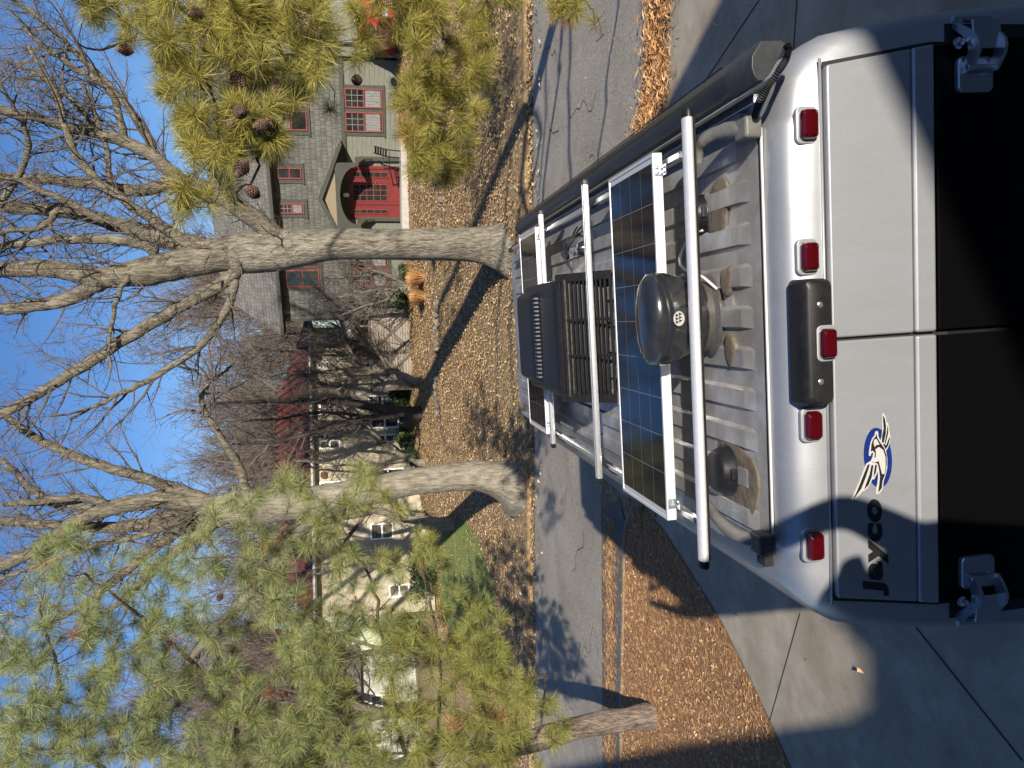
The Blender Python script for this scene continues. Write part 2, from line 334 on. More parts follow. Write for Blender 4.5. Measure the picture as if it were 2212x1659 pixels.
# driveway (concrete) from the photographer's feet to the street, flaring at both sides
drive_L = [GB(1385, 1085), GB(1440, 1150), GB(1500, 1245), GB(1560, 1340), GB(1640, 1500), GB(1712, 1659)]
sheet('driveway', [(-1.7, 12.9), (1.5, 11.4), GB(1412, 330), GB(1410, 200), GB(1425, 0), (7.5, 8.1), (12, 6.), (12, -10), (-6.5, -10), (-5.2, 4.6)]
      + [tuple(p) for p in drive_L[::-1]] + [GB(1350, 1070)], m_drive, .012, 2.5, zf=base)
# control joints of the slabs: thin dark grooves laid as fine strips
mb = MB()
def strip(mb_, pts, wd, h, zf):
    P = [Vector((p[0], p[1])) for p in pts]; vs = []
    for i, p in enumerate(P):
        t = (P[min(i+1, len(P)-1)]-P[max(i-1, 0)]).normalized(); nrm = Vector((-t.y, t.x))
        for sgn in (-1, 1):
            q = p+nrm*wd*.5*sgn; vs.append((q.x, q.y, zf(q.x, q.y)+h))
    mb_.add(vs, [(2*i, 2*i+1, 2*i+3, 2*i+2) for i in range(len(P)-1)])
def seg(a, b, n=12): a = Vector(a); b = Vector(b); return [a.lerp(b, i/n) for i in range(n+1)]
strip(mb, seg(GB(1731, 1324), GB(1662, 1568)), .016, .015, base)
strip(mb, seg(GB(1980, 1352), GB(2212, 1642)), .016, .015, base)
strip(mb, seg((4.6, 1), (2.9, 9.2)), .018, .015, base)
strip(mb, seg((2, 6.2), (9, 4.2)), .018, .015, base)
tag(mb.build('driveway_joints', M_('joint_dirt', (.035, .03, .025), rough=.95), recalc=False), kind='structure')
mb = MB(); rc = random.Random(21)
for k in range(16):
    a = Vector((rc.uniform(-9, 7), 0)); a.y = PK.y-(a.x-PK.x)*.358-rc.uniform(.8, 5.5); th = rc.uniform(0, 6.3); P_ = [a]
    for _ in range(rc.randint(8, 26)): th += rc.gauss(0, .5); P_.append(P_[-1]+Vector((math.cos(th), math.sin(th)))*.09)
    strip(mb, P_, rc.uniform(.008, .02), .0125, base)
tag(mb.build('street_cracks', m_gapm, recalc=False), kind='structure')
# kerbs
def kerb(name, pts, wd, h, zf, mat=m_kerb):
    P = [Vector((p[0], p[1])) for p in pts]; rings = []
    for i, p in enumerate(P):
        t = (P[min(i+1, len(P)-1)]-P[max(i-1, 0)]).normalized(); nr = Vector((-t.y, t.x)); z = zf(p.x, p.y)
        a = p+nr*wd*.5; b = p-nr*wd*.5
        rings.append([(a.x, a.y, z-.1), (a.x, a.y, z+h-.02), (p.x+nr.x*wd*.35, p.y+nr.y*wd*.35, z+h), (p.x-nr.x*wd*.35, p.y-nr.y*wd*.35, z+h), (b.x, b.y, z+h-.02), (b.x, b.y, z-.1)])
    m = MB(); m.loft(rings); o = m.build(name, mat, smooth=50); o['kind'] = 'structure'; return o
kerb('far_kerb', [st(.08, t) for t in np.arange(-2.6, 60, 1)], .16, .13, base)
kerb('far_kerb_return', [st(.08, -2.8), st(.35, -3.4), st(1.2, -4.2), st(2.6, -4.8), st(5, -5.2)], .16, .12, lambda x, y: gz(x, y)-.1)
sheet('far_gutter', [st(-.38, 60), st(-.02, 60), st(-.02, -60), st(-.38, -60)], m_kerb, .0125, 3, zf=base)
sheet('neighbour_apron', [st(-.01, -2.9), st(.5, -3.7), st(1.4, -4.5), st(3, -5.1), st(7.4, -5.4), st(7.4, -11.5), st(-.01, -13)], m_kerb, .012, 1.0)
# near yard kerb and the pine-straw strip
near_k = [tuple(p) for p in (GB(1343, 1659), GB(1345, 1500), GB(1348, 1350), GB(1350, 1200), GB(1356, 1130), GB(1372, 1090), GB(1395, 1085), GB(1420, 1110))]
near_k = [(-16, near_k[0][1]+2.6)]+near_k
kerb('near_kerb', near_k, .11, .045, base, concrete('soiled_kerb', (.17, .13, .085), (.27, .225, .165)))
sheet('near_gutter', [(-16, 17.6)]+[tuple(GB(x, y)) for x, y in ((1303, 1659), (1302, 1100), (1340, 1080), (1352, 1130), (1343, 1350), (1338, 1659))]+[(-16, 16.2)], m_asph2, .0165, 3, zf=base)
yard = [(-16, near_k[1][1]+2.5)]+near_k[1:]+[tuple(p) for p in drive_L]+[(-5.3, 4.5), (-6.6, -10), (-16, -10)]
sheet('near_yard', yard, m_mulch, .02, 1.5, zf=base)
green = [tuple(G(x, y).xy) for x, y in ((965, 1120), (955, 1180), (950, 1260), (955, 1330), (1010, 1400), (1060, 1380), (1075, 1330), (1070, 1270), (1050, 1210), (1030, 1160), (1000, 1120))]
sheet('green_lawn_patch', green, m_green, .008, .8)
hb = [tuple(G(x, y).xy) for x, y in ((895, 20), (900, 300), (905, 640), (925, 1000), (938, 1000), (925, 640), (930, 300), (925, 20))]
# ------------------------------------------------------------------ leaf litter (nobody could count it)
def inside(px, py, poly):
    c = np.zeros(len(px), bool); n = len(poly); j = n-1
    for i in range(n):
        xi, yi = poly[i][:2]; xj, yj = poly[j][:2]
        c ^= ((yi > py) != (yj > py)) & (px < (xj-xi)*(py-yi)/(yj-yi+1e-12)+xi); j = i
    return c
rg = np.random.default_rng(3)
def gz_np(x, y):
    s = NK.x*(x-PK.x)+NK.y*(y-PK.y); b = .039*np.clip(x, -18, 18)-.017*np.clip(y, -6, 30)
    r = np.where(s < 0, 0, .13+.14*np.minimum(s, 7.6)+.10*np.clip((s-6.9)/1.4, 0, 1)+np.maximum(0, s-7.6)*.125); return b+np.minimum(r, 2.5)
def litter(name, x, y, size, mat, lift=.02, aspect=.6, curl=.35, tilt=.5):
    n = len(x); z = gz_np(x, y)+lift*rg.random(n)+.022
    a = rg.random(n)*2*np.pi; sz = size*(.55+.9*rg.random(n))
    ux, uy = np.cos(a), np.sin(a); tz = (rg.random(n)-.5)*2*tilt; tz2 = (rg.random(n)-.5)*2*tilt
    c = np.stack([x, y, z], 1); u = np.stack([ux, uy, tz], 1)*sz[:, None]*.5; v = np.stack([-uy, ux, tz2], 1)*(sz*aspect)[:, None]*.5
    up = np.zeros((n, 3)); up[:, 2] = sz*curl*rg.random(n)
    V = np.stack([c-u, c+v*.9+up, c+u+up*.4, c-v*.9+up*.6], 1).reshape(-1, 3); V[:, 2] = np.maximum(V[:, 2], np.repeat(z-.008, 4))
    F = np.arange(4*n).reshape(n, 4)
    o = np_mesh(name, V, F, mat); o['kind'] = 'stuff'; return o
N = 260000
s_ = rg.random(N)**.8*15.5; t_ = rg.uniform(-14, 22, N); x = PK.x+NK.x*s_+UK.x*t_; y = PK.y+NK.y*s_+UK.y*t_
g_in = inside(x, y, green); dens = np.array([noise.noise(Vector((a*.45, b*.45, 3))) for a, b in zip(x, y)])
keep = (rg.random(N) < .62+.6*dens) & (~g_in | (rg.random(N) < .13)) & ~((t_ < -3.6) & (s_ < 7.4) & (t_ > -12))
litter('leaf_litter_on_lawn', x[keep], y[keep], .075, m_leaf, .03)
ya = [p for p in yard]
x = rg.uniform(-13, -1.5, 170000); y = rg.uniform(3.5, 15.2, 170000); k = inside(x, y, ya)
litter('leaf_litter_on_near_yard', x[k][:13000], y[k][:13000], .042, m_leaf, .03)
litter('pine_straw_on_near_yard', x[k], y[k], .075, m_straw, .03, .055, .12, .25)
# straw washed into the gutters and along the kerbs
a = GB(1320, 1659); b = GB(1322, 1120); n = 5000; q = rg.random(n); wd = rg.normal(0, .22, n)
litter('straw_in_near_gutter', a.x+(b.x-a.x)*q+.05*wd, a.y+(b.y-a.y)*q+wd, .11, m_straw, .02, .06, .1, .2)
pile = smoothpath([tuple(GB(X, Y)) for X, Y in ((1425, -60), (1430, 20), (1420, 110), (1428, 170), (1418, 230), (1400, 262))], 8)
idx = rg.integers(0, len(pile), 9000); pc = np.array(pile)[idx]; wdt = .16+.10*np.sin(idx*.7)
x = pc[:, 0]+rg.normal(0, 1, 9000)*wdt*.6; y = pc[:, 1]+rg.normal(0, 1, 9000)*wdt
o = litter('straw_drift_at_drive_mouth', x, y, .13, m_straw, .07, .09, .2, .4)
n = 9000; t_ = rg.uniform(-2.8, 22, n); s_ = -.03-np.abs(rg.normal(0, .17, n))-.3*(rg.random(n) < .06)*rg.random(n)*4
litter('leaves_along_far_kerb', PK.x+NK.x*s_+UK.x*t_, PK.y+NK.y*s_+UK.y*t_, .09, m_leaf, .03)
n = 260; x = rg.uniform(-6, 6, n); y = rg.uniform(3, 17, n); litter('stray_leaves_on_paving', x, y, .045, m_leaf, .006, .5, .6, .8)
gx = rg.uniform(-12, 0, 160000); gy = rg.uniform(16, 36, 160000); k = inside(gx, gy, green)
gx, gy = gx[k], gy[k]; n = len(gx); z = gz_np(gx, gy); a = rg.random(n)*2*np.pi; h = .03+.04*rg.random(n)
c = np.stack([gx, gy, z], 1); u = np.stack([np.cos(a), np.sin(a), np.zeros(n)], 1)*.006; tip = np.stack([np.cos(a*3)*.02, np.sin(a*3)*.02, h], 1)
o = np_mesh('grass_blades', np.stack([c-u, c+u, c+tip], 1).reshape(-1, 3), np.arange(3*n).reshape(n, 3), m_grass); o['kind'] = 'stuff'
# ------------------------------------------------------------------ the van (own frame: x right, y ahead, z up, measured from the lens)
fv = Vector((130.5, 287., FPX)).normalized(); lv = Vector((-14300, -794, 1646.)).normalized(); lv = (lv-fv*lv.dot(fv)).normalized()
rv = -lv; uv_ = -rv.cross(fv)
if uv_.y < 0: uv_ = -uv_
VM = Matrix((cam_dir(rv), cam_dir(fv), cam_dir(uv_))).transposed()      # columns = van axes in world
XC = -.13; VB = Vector((XC, 5.1, -3.72))
def VP(X, Y, ax, val):               # picture point onto a plane of the van frame
    c = Vector((829.5-Y, -(X-1106.), FPX)); d = Vector((c.dot(rv), c.dot(fv), c.dot(uv_))); return d*(val/d[ax])
van = bpy.data.objects.new('camper_van', None); COL.objects.link(van)
van.matrix_world = Matrix.Translation(CAM+VM @ VB) @ VM.to_4x4(); OFF['camper_van'] = VB
tag(van, 'silver high-roof camper van with solar panels and black awning, parked on the driveway', 'van')
def ring(y, dz, inset, zb=-3.35):    # body section
    P = [(0, -1.213), (.40, -1.213), (.665, -1.216), (.69, -1.235), (.745, -1.238), (.80, -1.25), (.855, -1.285), (.90, -1.335), (.93, -1.385), (.965, -1.55), (1.0, -1.80), (1.035, -2.2), (1.045, -2.7), (1.02, -3.2), (.95, zb)]
    Q = [(max(0, px-(inset*(px/.93) if px < .93 else inset)), pz-dz*(1 if pz > -1.3 else max(0, 1-(-1.3-pz)/.3))) for px, pz in P]
    return [(XC+px, y, pz) for px, pz in Q]+[(XC-px, y, pz) for px, pz in Q[::-1][:-1]]
mb = MB()
rings = [ring(2.128, .105, .05), ring(2.138, .062, .034), ring(2.152, .032, .024), ring(2.175, .012, .014), ring(2.215, .003, .004), ring(2.30, 0, 0), ring(2.6, 0, 0), ring(3.5, 0, 0), ring(5, 0, 0), ring(6.6, 0, 0), ring(6.95, .05, .01), ring(7.25, .20, .04)]
def nose(y, top, ins): return [(XC+(p[0]-XC)*(1-ins), y, min(p[2], top)) for p in ring(y, 0, 0)]
rings += [nose(7.55, -1.75, .06), nose(7.85, -2.2, .10), nose(8.1, -2.5, .14), nose(8.3, -2.75, .24)]
mb.loft(rings); mb.build('body', m_silver, van, smooth=38)
# ribbed roof skin
mb = MB(); xs = [(-.80, 0)]; P0 = .137; x0 = -.09-5*P0
xs = []
for k in range(-1, 11):
    a = x0+k*P0
    for dx, h in ((0, 0), (.006, 1), (.066, 1), (.078, 0)): xs.append((a+dx, h))
xs = [(x, h) for x, h in xs if XC-.655 < x < XC+.655]; xs = [(XC-.66, 0)]+xs+[(XC+.66, 0)]
ys = [(2.268, 0), (2.33, 0), (2.362, 1), (3, 1), (4.5, 1), (6.6, 1), (6.65, 0), (6.8, 0)]
mb.add([(x, y+(.03 if (h and e and y < 2.4) else 0), -1.2065+.0125*h*e) for y, e in ys for x, h in xs],
       [(j*len(xs)+i, j*len(xs)+i+1, (j+1)*len(xs)+i+1, (j+1)*len(xs)+i) for j in range(len(ys)-1) for i in range(len(xs)-1)])
mb.build('roof_skin', m_roofp, van, recalc=True)
mb = MB(); mb.box((XC-.665, 2.252, -1.214), (XC+.665, 2.258, -1.2075)); mb.build('roof_seam', M_('pale_sealer', (.5, .49, .46), rough=.5), van)
mb = MB(); mb.box((XC-.66, 2.262, -1.212), (XC+.66, 2.269, -1.2095)); mb.build('roof_gap', m_gapm, van)
# drip trims along the roof edge
for sg in (-1, 1):
    mb = MB(); mb.tube([(XC+sg*(.905 if y > 2.3 else .885 if y > 2.2 else .86), y, -1.352 if y > 2.2 else -1.352) for y in (2.17, 2.24, 2.4, 3, 5, 6.6)], .009, 6)
    mb.build('drip_trim', M_('brown_trim', (.24, .15, .10), rough=.5, metal=.3), van, smooth=True)
def rrect(a, b, c, d, r, n=5):       # rounded rectangle outline, plane coords
    out = []
    for cx, cy, a0 in ((b-r, d-r, 0), (a+r, d-r, 90), (a+r, c+r, 180), (b-r, c+r, 270)):
        out += [(cx+r*math.cos(R(a0+90*k/n)), cy+r*math.sin(R(a0+90*k/n))) for k in range(n+1)]
    return out
vy = lambda u, v, w_: (u, w_, v)     # profile in x/z, extruded along y
# rear doors
def doorx(z, sg): return XC+sg*(.806+.165*max(0, min(.35, -1.345-z)))
for sg, nm in ((1, 'rear_door'), (-1, 'rear_door')):
    mb = MB(); g = .005
    zs = [-1.342, -1.345, -1.5, -1.618]
    poly = [(XC+sg*g, zs[0])]+[(doorx(z, sg)-sg*(.012 if z > -1.343 else 0), z) for z in zs]+[(XC+sg*g, -1.618)]
    mb.prism(poly, vy, 2.104, 2.13); 
    low = [(XC+sg*g, -2.62), (doorx(-1.7, sg)+sg*.10, -2.62), (doorx(-1.7, sg)+sg*.11, -3.3), (XC+sg*g, -3.3)]
    d = mb.build('rear_door', m_silver, van, bevel=.006)
    mb = MB(); mb.prism(low, vy, 2.08, 2.13); mb.build('lower_panel', m_silver, d, bevel=.006)
    mb = MB(); mb.prism([(XC+sg*g, -1.6205), (doorx(-1.62, sg), -1.6205), (doorx(-1.66, sg), -1.66), (doorx(-1.692, sg), -1.692), (XC+sg*g, -1.692)], vy, 2.097, 2.13)
    mb.build('door_band', m_silver, d, bevel=.008)
    mb = MB(); mb.prism([(XC+sg*(g+.004), -1.699), (doorx(-1.7, sg)-sg*.005, -1.699), (doorx(-1.7, sg)+sg*.02, -1.95), (doorx(-1.7, sg)+sg*.05, -2.6), (XC+sg*(g+.004), -2.6)], vy, 2.098, 2.13)
    mb.build('window', m_glass, d, bevel=.004)
mb = MB(); mb.box((XC-.80, 2.124, -3.3), (XC+.80, 2.1275, -1.334)); mb.box((XC-.93, 2.124, -3.3), (XC+.93, 2.1275, -1.75)); mb.build('door_seal', m_gapm, van)
for sg in (-1, 1):
    mb = MB(); zs = [-1.34, -1.5, -1.62, -1.70, -1.9, -2.6, -3.3]
    mb.prism([(doorx(z, sg)-sg*.01, z) for z in zs]+[(doorx(z, sg)+sg*.013, z) for z in zs[::-1]], vy, 2.122, 2.126); mb.build('door_gap', m_gapm, van)
# header trim above the doors
mb = MB(); mb.tube([(XC-.83, 2.126, -1.334), (XC+.83, 2.126, -1.334)], .0045, 6); mb.build('header_lip', m_silver, van, smooth=True)
# marker lights
def lamp(cx, cy, cz, wd, ht, nm, par):
    mb = MB(); mb.prism(rrect(cx-wd*.5-.011, cx+wd*.5+.011, cz-ht*.5-.009, cz+ht*.5+.009, .018), vy, cy-.005, cy+.012)
    bz = mb.build('lamp_bezel', m_silver, par, bevel=.004)
    mb = MB(); rg_ = []
    for k, (sc, yy) in enumerate(((1, .002), (1, -.016), (.93, -.026), (.72, -.032))):
        rg_.append([(cx+(u-cx)*sc, cy+yy, cz+(v-cz)*sc) for u, v in rrect(cx-wd*.5, cx+wd*.5, cz-ht*.5, cz+ht*.5, .013)])
    mb.loft(rg_); ln = mb.build(nm, m_redl, par, smooth=30)
    mb = MB()
    for k in range(9): mb.box((cx-wd*.40+k*wd*.1, cy-.0335, cz-ht*.36), (cx-wd*.40+k*wd*.1+.0012, cy-.030, cz+ht*.02))
    mb.build('lens_ribs', m_redl, ln)
    return ln
for X, Y in ((1743, 270), (1745, 555), (1753, 918), (1757, 1178)):
    p = VP(X, Y, 1, 2.13); lamp(p.x, 2.134, p.z, .087, .052, 'marker_light', van)
# black housing with the high brake light
mb = MB(); rs = []
for yy, z0, z1, hw in ((2.14, -1.325, -1.222, .19), (2.09, -1.322, -1.224, .189), (2.066, -1.318, -1.234, .184), (2.058, -1.312, -1.246, .176)):
    rs.append([(u, yy, v) for u, v in rrect(XC-.003-hw, XC-.003+hw, z0, z1, .02)])
mb.loft(rs); hs = mb.build('brake_light_housing', m_black, van, smooth=35)
lamp(-.136, 2.062, -1.293, .088, .046, 'brake_light', hs)
for X, Y in ((1772, 658), (1774, 825)):
    p = VP(X, Y, 1, 2.056); mb = MB(); mb.lathe([(.0, .0), (.009, .0), (.009, .003), (.005, .005), (0, .005)], (p.x, 2.0585, p.z), 12, ax=((1,0,0),(0,0,1),(0,-1,0)))
    mb.build('screw', m_hinge, hs, smooth=30)
# lettering and emblem on the left door
def decal(poly, mat, name, par, yy, th=.0006):
    mb = MB(); pts = [VP(1837.8+.1323*a, 877.8+.1323*b, 1, 2.1035) for a, b in poly]
    mb.prism([(p.x, p.z) for p in pts], vy, yy, yy+th); return mb.build(name, mat, par)
ld_ = [o for o in bpy.data.objects if o.name.startswith('rear_door')][-1]
ell = [(440+228*math.cos(a)+30*math.sin(a), 838+490*math.sin(a)) for a in [2*PI*k/40 for k in range(40)]]
bird_out = [(505,120),(530,112),(560,160),(580,260),(605,275),(622,380),(640,480),(640,560),(600,680),(570,720),(590,850),(590,1000),(560,1130),(530,1220),(520,1330),(490,1390),(440,1435),(405,1430),(410,1330),(430,1250),(440,1150),(435,1060),(400,1140),(375,1190),(345,1190),(310,1270),(260,1340),(200,1385),(180,1385),(120,1470),(30,1545),(0,1540),(0,1510),(60,1390),(130,1230),(200,1040),(250,930),(320,890),(350,830),(360,770),(345,745),(325,780),(315,810),(290,805),(290,760),(300,680),(320,580),(350,510),(380,480),(395,410),(430,400),(440,420),(445,480),(465,540),(480,550),(500,480),(508,380),(505,250)]
em = decal(ell, m_blue, 'emblem', ld_, 2.1022, .0016)
decal(bird_out, m_white, 'bird_outline', em, 2.1016)
for pl in ([(520,140),(550,200),(568,320),(563,450),(530,590),(500,590),(505,480),(530,360),(520,230)], [(590,300),(605,380),(600,450),(560,610),(545,600),(575,450),(586,380)],
           [(625,490),(630,540),(600,640),(565,700),(515,610),(540,610),(570,635),(600,560)],
           [(410,440),(430,520),(480,600),(540,680),(575,800),(580,950),(550,1110),(510,1220),(500,1330),(440,1410),(460,1250),(470,1150),(450,1000),(430,930),(340,910),(380,850),(385,760),(350,720),(320,740),(330,620),(360,530),(400,490)],
           [(270,950),(305,945),(240,1150),(165,1340),(30,1525),(100,1370),(200,1120)], [(330,960),(362,955),(335,1150),(285,1280),(210,1355),(240,1270),(300,1110)], [(392,950),(420,955),(402,1080),(365,1150),(375,1050)]):
    decal(pl, m_ink, 'bird_feathers', em, 2.1010)
for pl in ([(450,660),(520,710),(555,820),(560,980),(540,1105),(500,1100),(470,980),(445,890),(380,915),(340,900),(400,820),(400,740),(390,700)], [(370,540),(410,530),(460,620),(400,630),(385,665),(365,620)]):
    decal(pl, m_white, 'bird_breast', em, 2.1004)
def text_mesh(txt, x0, x1, zb, ht, yy, mat, name, par, bold=.03, shear=.0, th=.001, cap='J'):
    cu = bpy.data.curves.new(name, 'FONT'); cu.body = txt; cu.size = 1; cu.offset = bold; cu.shear = shear; cu.space_character = 1.10; cu.extrude = .0
    o = bpy.data.objects.new(name, cu); COL.objects.link(o); bpy.context.view_layer.update()
    me = bpy.data.meshes.new_from_object(o.evaluated_get(bpy.context.evaluated_depsgraph_get()))
    bpy.data.objects.remove(o)
    xs_ = [v.co.x for v in me.vertices]; a, b = min(xs_), max(xs_); kx = (x1-x0)/(b-a); kz = ht/.70
    m = MB(); m.v = [(x0+(v.co.x-a)*kx, yy, zb+v.co.y*kz) for v in me.vertices]; m.f = [tuple(p.vertices) for p in me.polygons]
    n0 = len(m.v); m.v += [(p[0], yy+th, p[2]) for p in m.v]
    bm = bmesh.new(); bm.from_mesh(me); be = [(e.verts[0].index, e.verts[1].index) for e in bm.edges if e.is_boundary]; bm.free()
    m.f += [(a_, b_, b_+n0, a_+n0) for a_, b_ in be]
    return m.build(name, mat, par, off=VB)
text_mesh('Jayco', -.948, -.633, -1.492, .062, 2.1025, m_ink, 'lettering', ld_, .050, .14, .0012)
# hinges
for sg in (1, -1):
    mb = MB(); xp = XC+sg*.80
    mb.prism(rrect(min(xp-sg*.085, xp+sg*.02), max(xp-sg*.085, xp+sg*.02), -1.875, -1.755, .018), vy, 2.076, 2.098); h = mb.build('door_hinge', m_hinge, van, bevel=.006)
    mb = MB()
    for z in (-1.776, -1.862):       # two curved cheeks
        rs = []
        for k in range(9):
            t = k/8; x = xp-sg*.03+sg*.165*t; y = 2.078-.055*math.sin(PI*min(1, t*1.15))+.03*t; hh = .026-.010*t
            rs.append([(x, y-hh, z-.005), (x, y+hh, z-.005), (x, y+hh, z+.005), (x, y-hh, z+.005)])
        mb.loft(rs)
    mb.build('hinge_cheek', m_hinge, h, smooth=40)
    mb = MB(); rs = []
    for k in range(7):
        t = k/6; x = xp+sg*(.028+.085*t); y = 2.030+.012*t
        rs.append([(x, y, -1.868+.004*t), (x, y+.008, -1.868+.004*t), (x, y+.008, -1.77-.004*t), (x, y, -1.77-.004*t)])
    mb.loft(rs); mb.build('hinge_web', m_hinge, h, bevel=.002)
    mb = MB(); mb.tube([(xp+sg*.135, 2.10, -1.885), (xp+sg*.135, 2.10, -1.755)], .010, 10); mb.build('hinge_pin', m_hinge, h, smooth=40)
    mb = MB(); mb.tube([(xp-sg*.018, 2.062, -1.872), (xp-sg*.018, 2.062, -1.768)], .009, 10); 
    mb.build('hinge_pin', m_hinge, h, smooth=40)
    mb = MB(); mb.lathe([(0, 0), (.017, 0), (.017, .004), (.011, .005), (.010, .018), (0, .019)], (xp+sg*.055, 2.075, -1.752), 14, ax=((1,0,0),(0,0,1),(0,-1,0)))
    mb.build('hinge_bolt', m_hinge, h, smooth=30)
# roof rails and feet
FT = {}
for sg in (-1, 1):
    x = XC+sg*.665
    mb = MB(); rs = [[(x-.014, y, -1.125), (x+.014, y, -1.125), (x+.014, y, -1.112), (x+.006, y, -1.108), (x+.006, y, -1.103), (x+.014, y, -1.100), (x+.010, y, -1.094), (x-.010, y, -1.094), (x-.014, y, -1.100)] for y in (2.62, 6.3)]
    mb.loft(rs); rl = mb.build('roof_rail', m_alu, van, bevel=.002)
    for k, (ya_, yb, nm) in enumerate(((2.70, 2.34, 1), (3.85, 3.57, 1), (4.95, 4.68, 1), (6.25, 5.95, 1))):
        mb = MB(); ex = x+sg*.012
        pth = smoothpath([(x, ya_, -1.108), (x, ya_-.10, -1.106), (ex, ya_-.19, -1.118), (ex+sg*.006, ya_-.26, -1.15), (ex+sg*.01, yb, -1.172)], 4)
        if k == 0:
            px_ = ((1530, 1092, -1.10), (1548, 1118, -1.10), (1576, 1146, -1.115), (1608, 1162, -1.145), (1640, 1171, -1.17)) if sg < 0 else ((1508, 352, -1.10), (1511, 320, -1.10), (1528, 298, -1.11), (1565, 283, -1.14), (1608, 281, -1.17))
            pth = smoothpath([tuple(VP(a, b, 2, c)) for a, b, c in px_], 4); FT[sg] = (pth[-1][0], pth[-1][1])
        mb.tube(pth, [.021]*6+[.024]*6+[.027]*(len(pth)-12), 10, flat=.8); ft = mb.build('rail_foot', m_grey if k == 0 else m_dgrey, rl, smooth=60)
    mb = MB(); fx_, fy_ = FT[sg]; mb.box((fx_-.034, fy_-.05, -1.205), (fx_+.034, fy_+.03, -1.148)); mb.build('foot_block', m_dgrey if sg < 0 else m_grey, rl, bevel=.01)
    if sg > 0: continue
    mb = MB(); mb.prism([(2.30, -1.205), (2.36, -1.205), (2.345, -1.30), (2.315, -1.30)], lambda u, v, w_: (w_, u, v), fx_+sg*.03, fx_+sg*.10); mb.build('foot_bracket', m_gapm, rl, bevel=.004)
# crossbars
def bar(x0, x1, y, z, wd, ht, n, groove):
    mb = MB()
    if groove:
        sec = [(-wd, -ht), (wd, -ht), (wd, ht*.5), (wd*.8, ht), (wd*.22, ht), (wd*.18, ht*.45), (-wd*.18, ht*.45), (-wd*.22, ht), (-wd*.8, ht), (-wd, ht*.5)]
    else: sec = [(wd*math.cos(a), ht*math.sin(a)) for a in [2*PI*k/28 for k in range(28)]]
    mb.loft([[(x, y+a, z+b) for a, b in sec] for x in (x0, x1)]); o = mb.build('crossbar', m_alu if groove else m_aluw, van, smooth=35)
    for x, s in ((x0, -1), (x1, 1)):
        mb = MB(); mb.loft([[(x+s*q, y+a*k, z+b*k) for a, b in sec] for q, k in ((-.004, 1.07), (.016, 1.07), (.024, .9), (.026, .5))]); mb.build('end_cap', m_black, o, smooth=40)
bar(-.893, .622, 2.455, -1.055, .026, .017, 0, False)
mb = MB(); mb.box((-.885, 2.436, -1.0755), (.615, 2.474, -1.070)); mb.build('bar_strip', m_black, bpy.data.objects['crossbar'])
bar(-.86, .628, 3.74, -1.055, .021, .013, 0, True); bar(-.845, .628, 4.79, -1.055, .021, .013, 0, True)
# solar panels
def panel(x0, x1, y0, y1):
    z1 = -1.044; fw = .012
    mb = MB(); q = [(x0+fw, y0+fw), (x1-fw, y0+fw), (x1-fw, y1-fw), (x0+fw, y1-fw)]
    mb.add([(a, b, z1-.003) for a, b in q]+[(a, b, z1-.012) for a, b in q], [(0, 1, 2, 3), (7, 6, 5, 4)]); gl = mb.build('solar_panel', M_('panel_backsheet', (.5, .51, .52), rough=.15, coat=.5), van, recalc=False)
    mb = MB(); e = .034; q = [(x0+e, y0+.018), (x1-e, y0+.018), (x1-e, y1-.018), (x0+e, y1-.018)]
    mb.add([(a, b, z1-.0022) for a, b in q], [(0, 1, 2, 3)]); c = mb.build('cells', m_cell, gl, recalc=False)
    uvl = c.data.uv_layers.new(name='UVMap')
    for i, uv in enumerate(((0, 0), (1, 0), (1, 1), (0, 1))): uvl.data[i].uv = uv
    mb = MB()
    for a, b in (((x0, y0), (x1, y0+fw)), ((x0, y1-fw), (x1, y1)), ((x0, y0+fw), (x0+fw, y1-fw)), ((x1-fw, y0+fw), (x1, y1-fw))): mb.box((a[0], a[1], z1-.037), (b[0], b[1], z1))
    for z in (-.010, -.019, -.028): mb.box((x0+.001, y0-.0012, z1+z), (x1-.001, y0, z1+z+.0035))
    mb.build('panel_frame', m_aluw, gl, bevel=.0012)
    for xx in (x0+.065, x1-.065):
        mb = MB(); mb.box((xx-.019, y0-.0045, z1-.036), (xx+.019, y0-.0015, z1-.004)); mb.box((xx-.019, y0-.03, z1-.040), (xx+.019, y0-.0015, z1-.037))
        for dx in (-.009, .009):
            mb.lathe([(0, 0), (.005, 0), (.005, .004), (0, .005)], (xx+dx, y0-.004, z1-.015), 8, ax=((1,0,0),(0,0,1),(0,-1,0))); mb.lathe([(0, 0), (.005, 0), (.005, .004), (0, .005)], (xx+dx, y0-.018, z1-.037), 8)
        mb.build('panel_bracket', m_hinge, gl)
panel(-.826, .570, 2.757, 3.31); panel(-.80, .566, 4.93, 5.50)
# satellite dome
DC = (-.045, 2.645); prof = [(.118, -1.208), (.120, -1.16), (.122, -1.155), (.128, -1.12), (.150, -1.07), (.168, -1.02), (.172, -.985), (.162, -.957), (.135, -.940), (.08, -.932), (.0, -.930)]
mb = MB(); mb.lathe([(r, z) for r, z in prof if z > -1.156], (DC[0], DC[1], 0), 48, 1, .62); dome = mb.build('antenna_dome', m_gloss, van, smooth=50)
mb = MB(); mb.lathe([(.0, -1.2), (.150, -1.2), (.150, -1.19), (.128, -1.178), (.126, -1.156), (0, -1.156)], (DC[0], DC[1]-.01, 0), 48, 1, .62); mb.build('dome_base', M_('scuffed_base', (.03, .03, .028), (.07, .066, .06), 25, .4, stretch=(3, 3, 20)), dome, smooth=40)
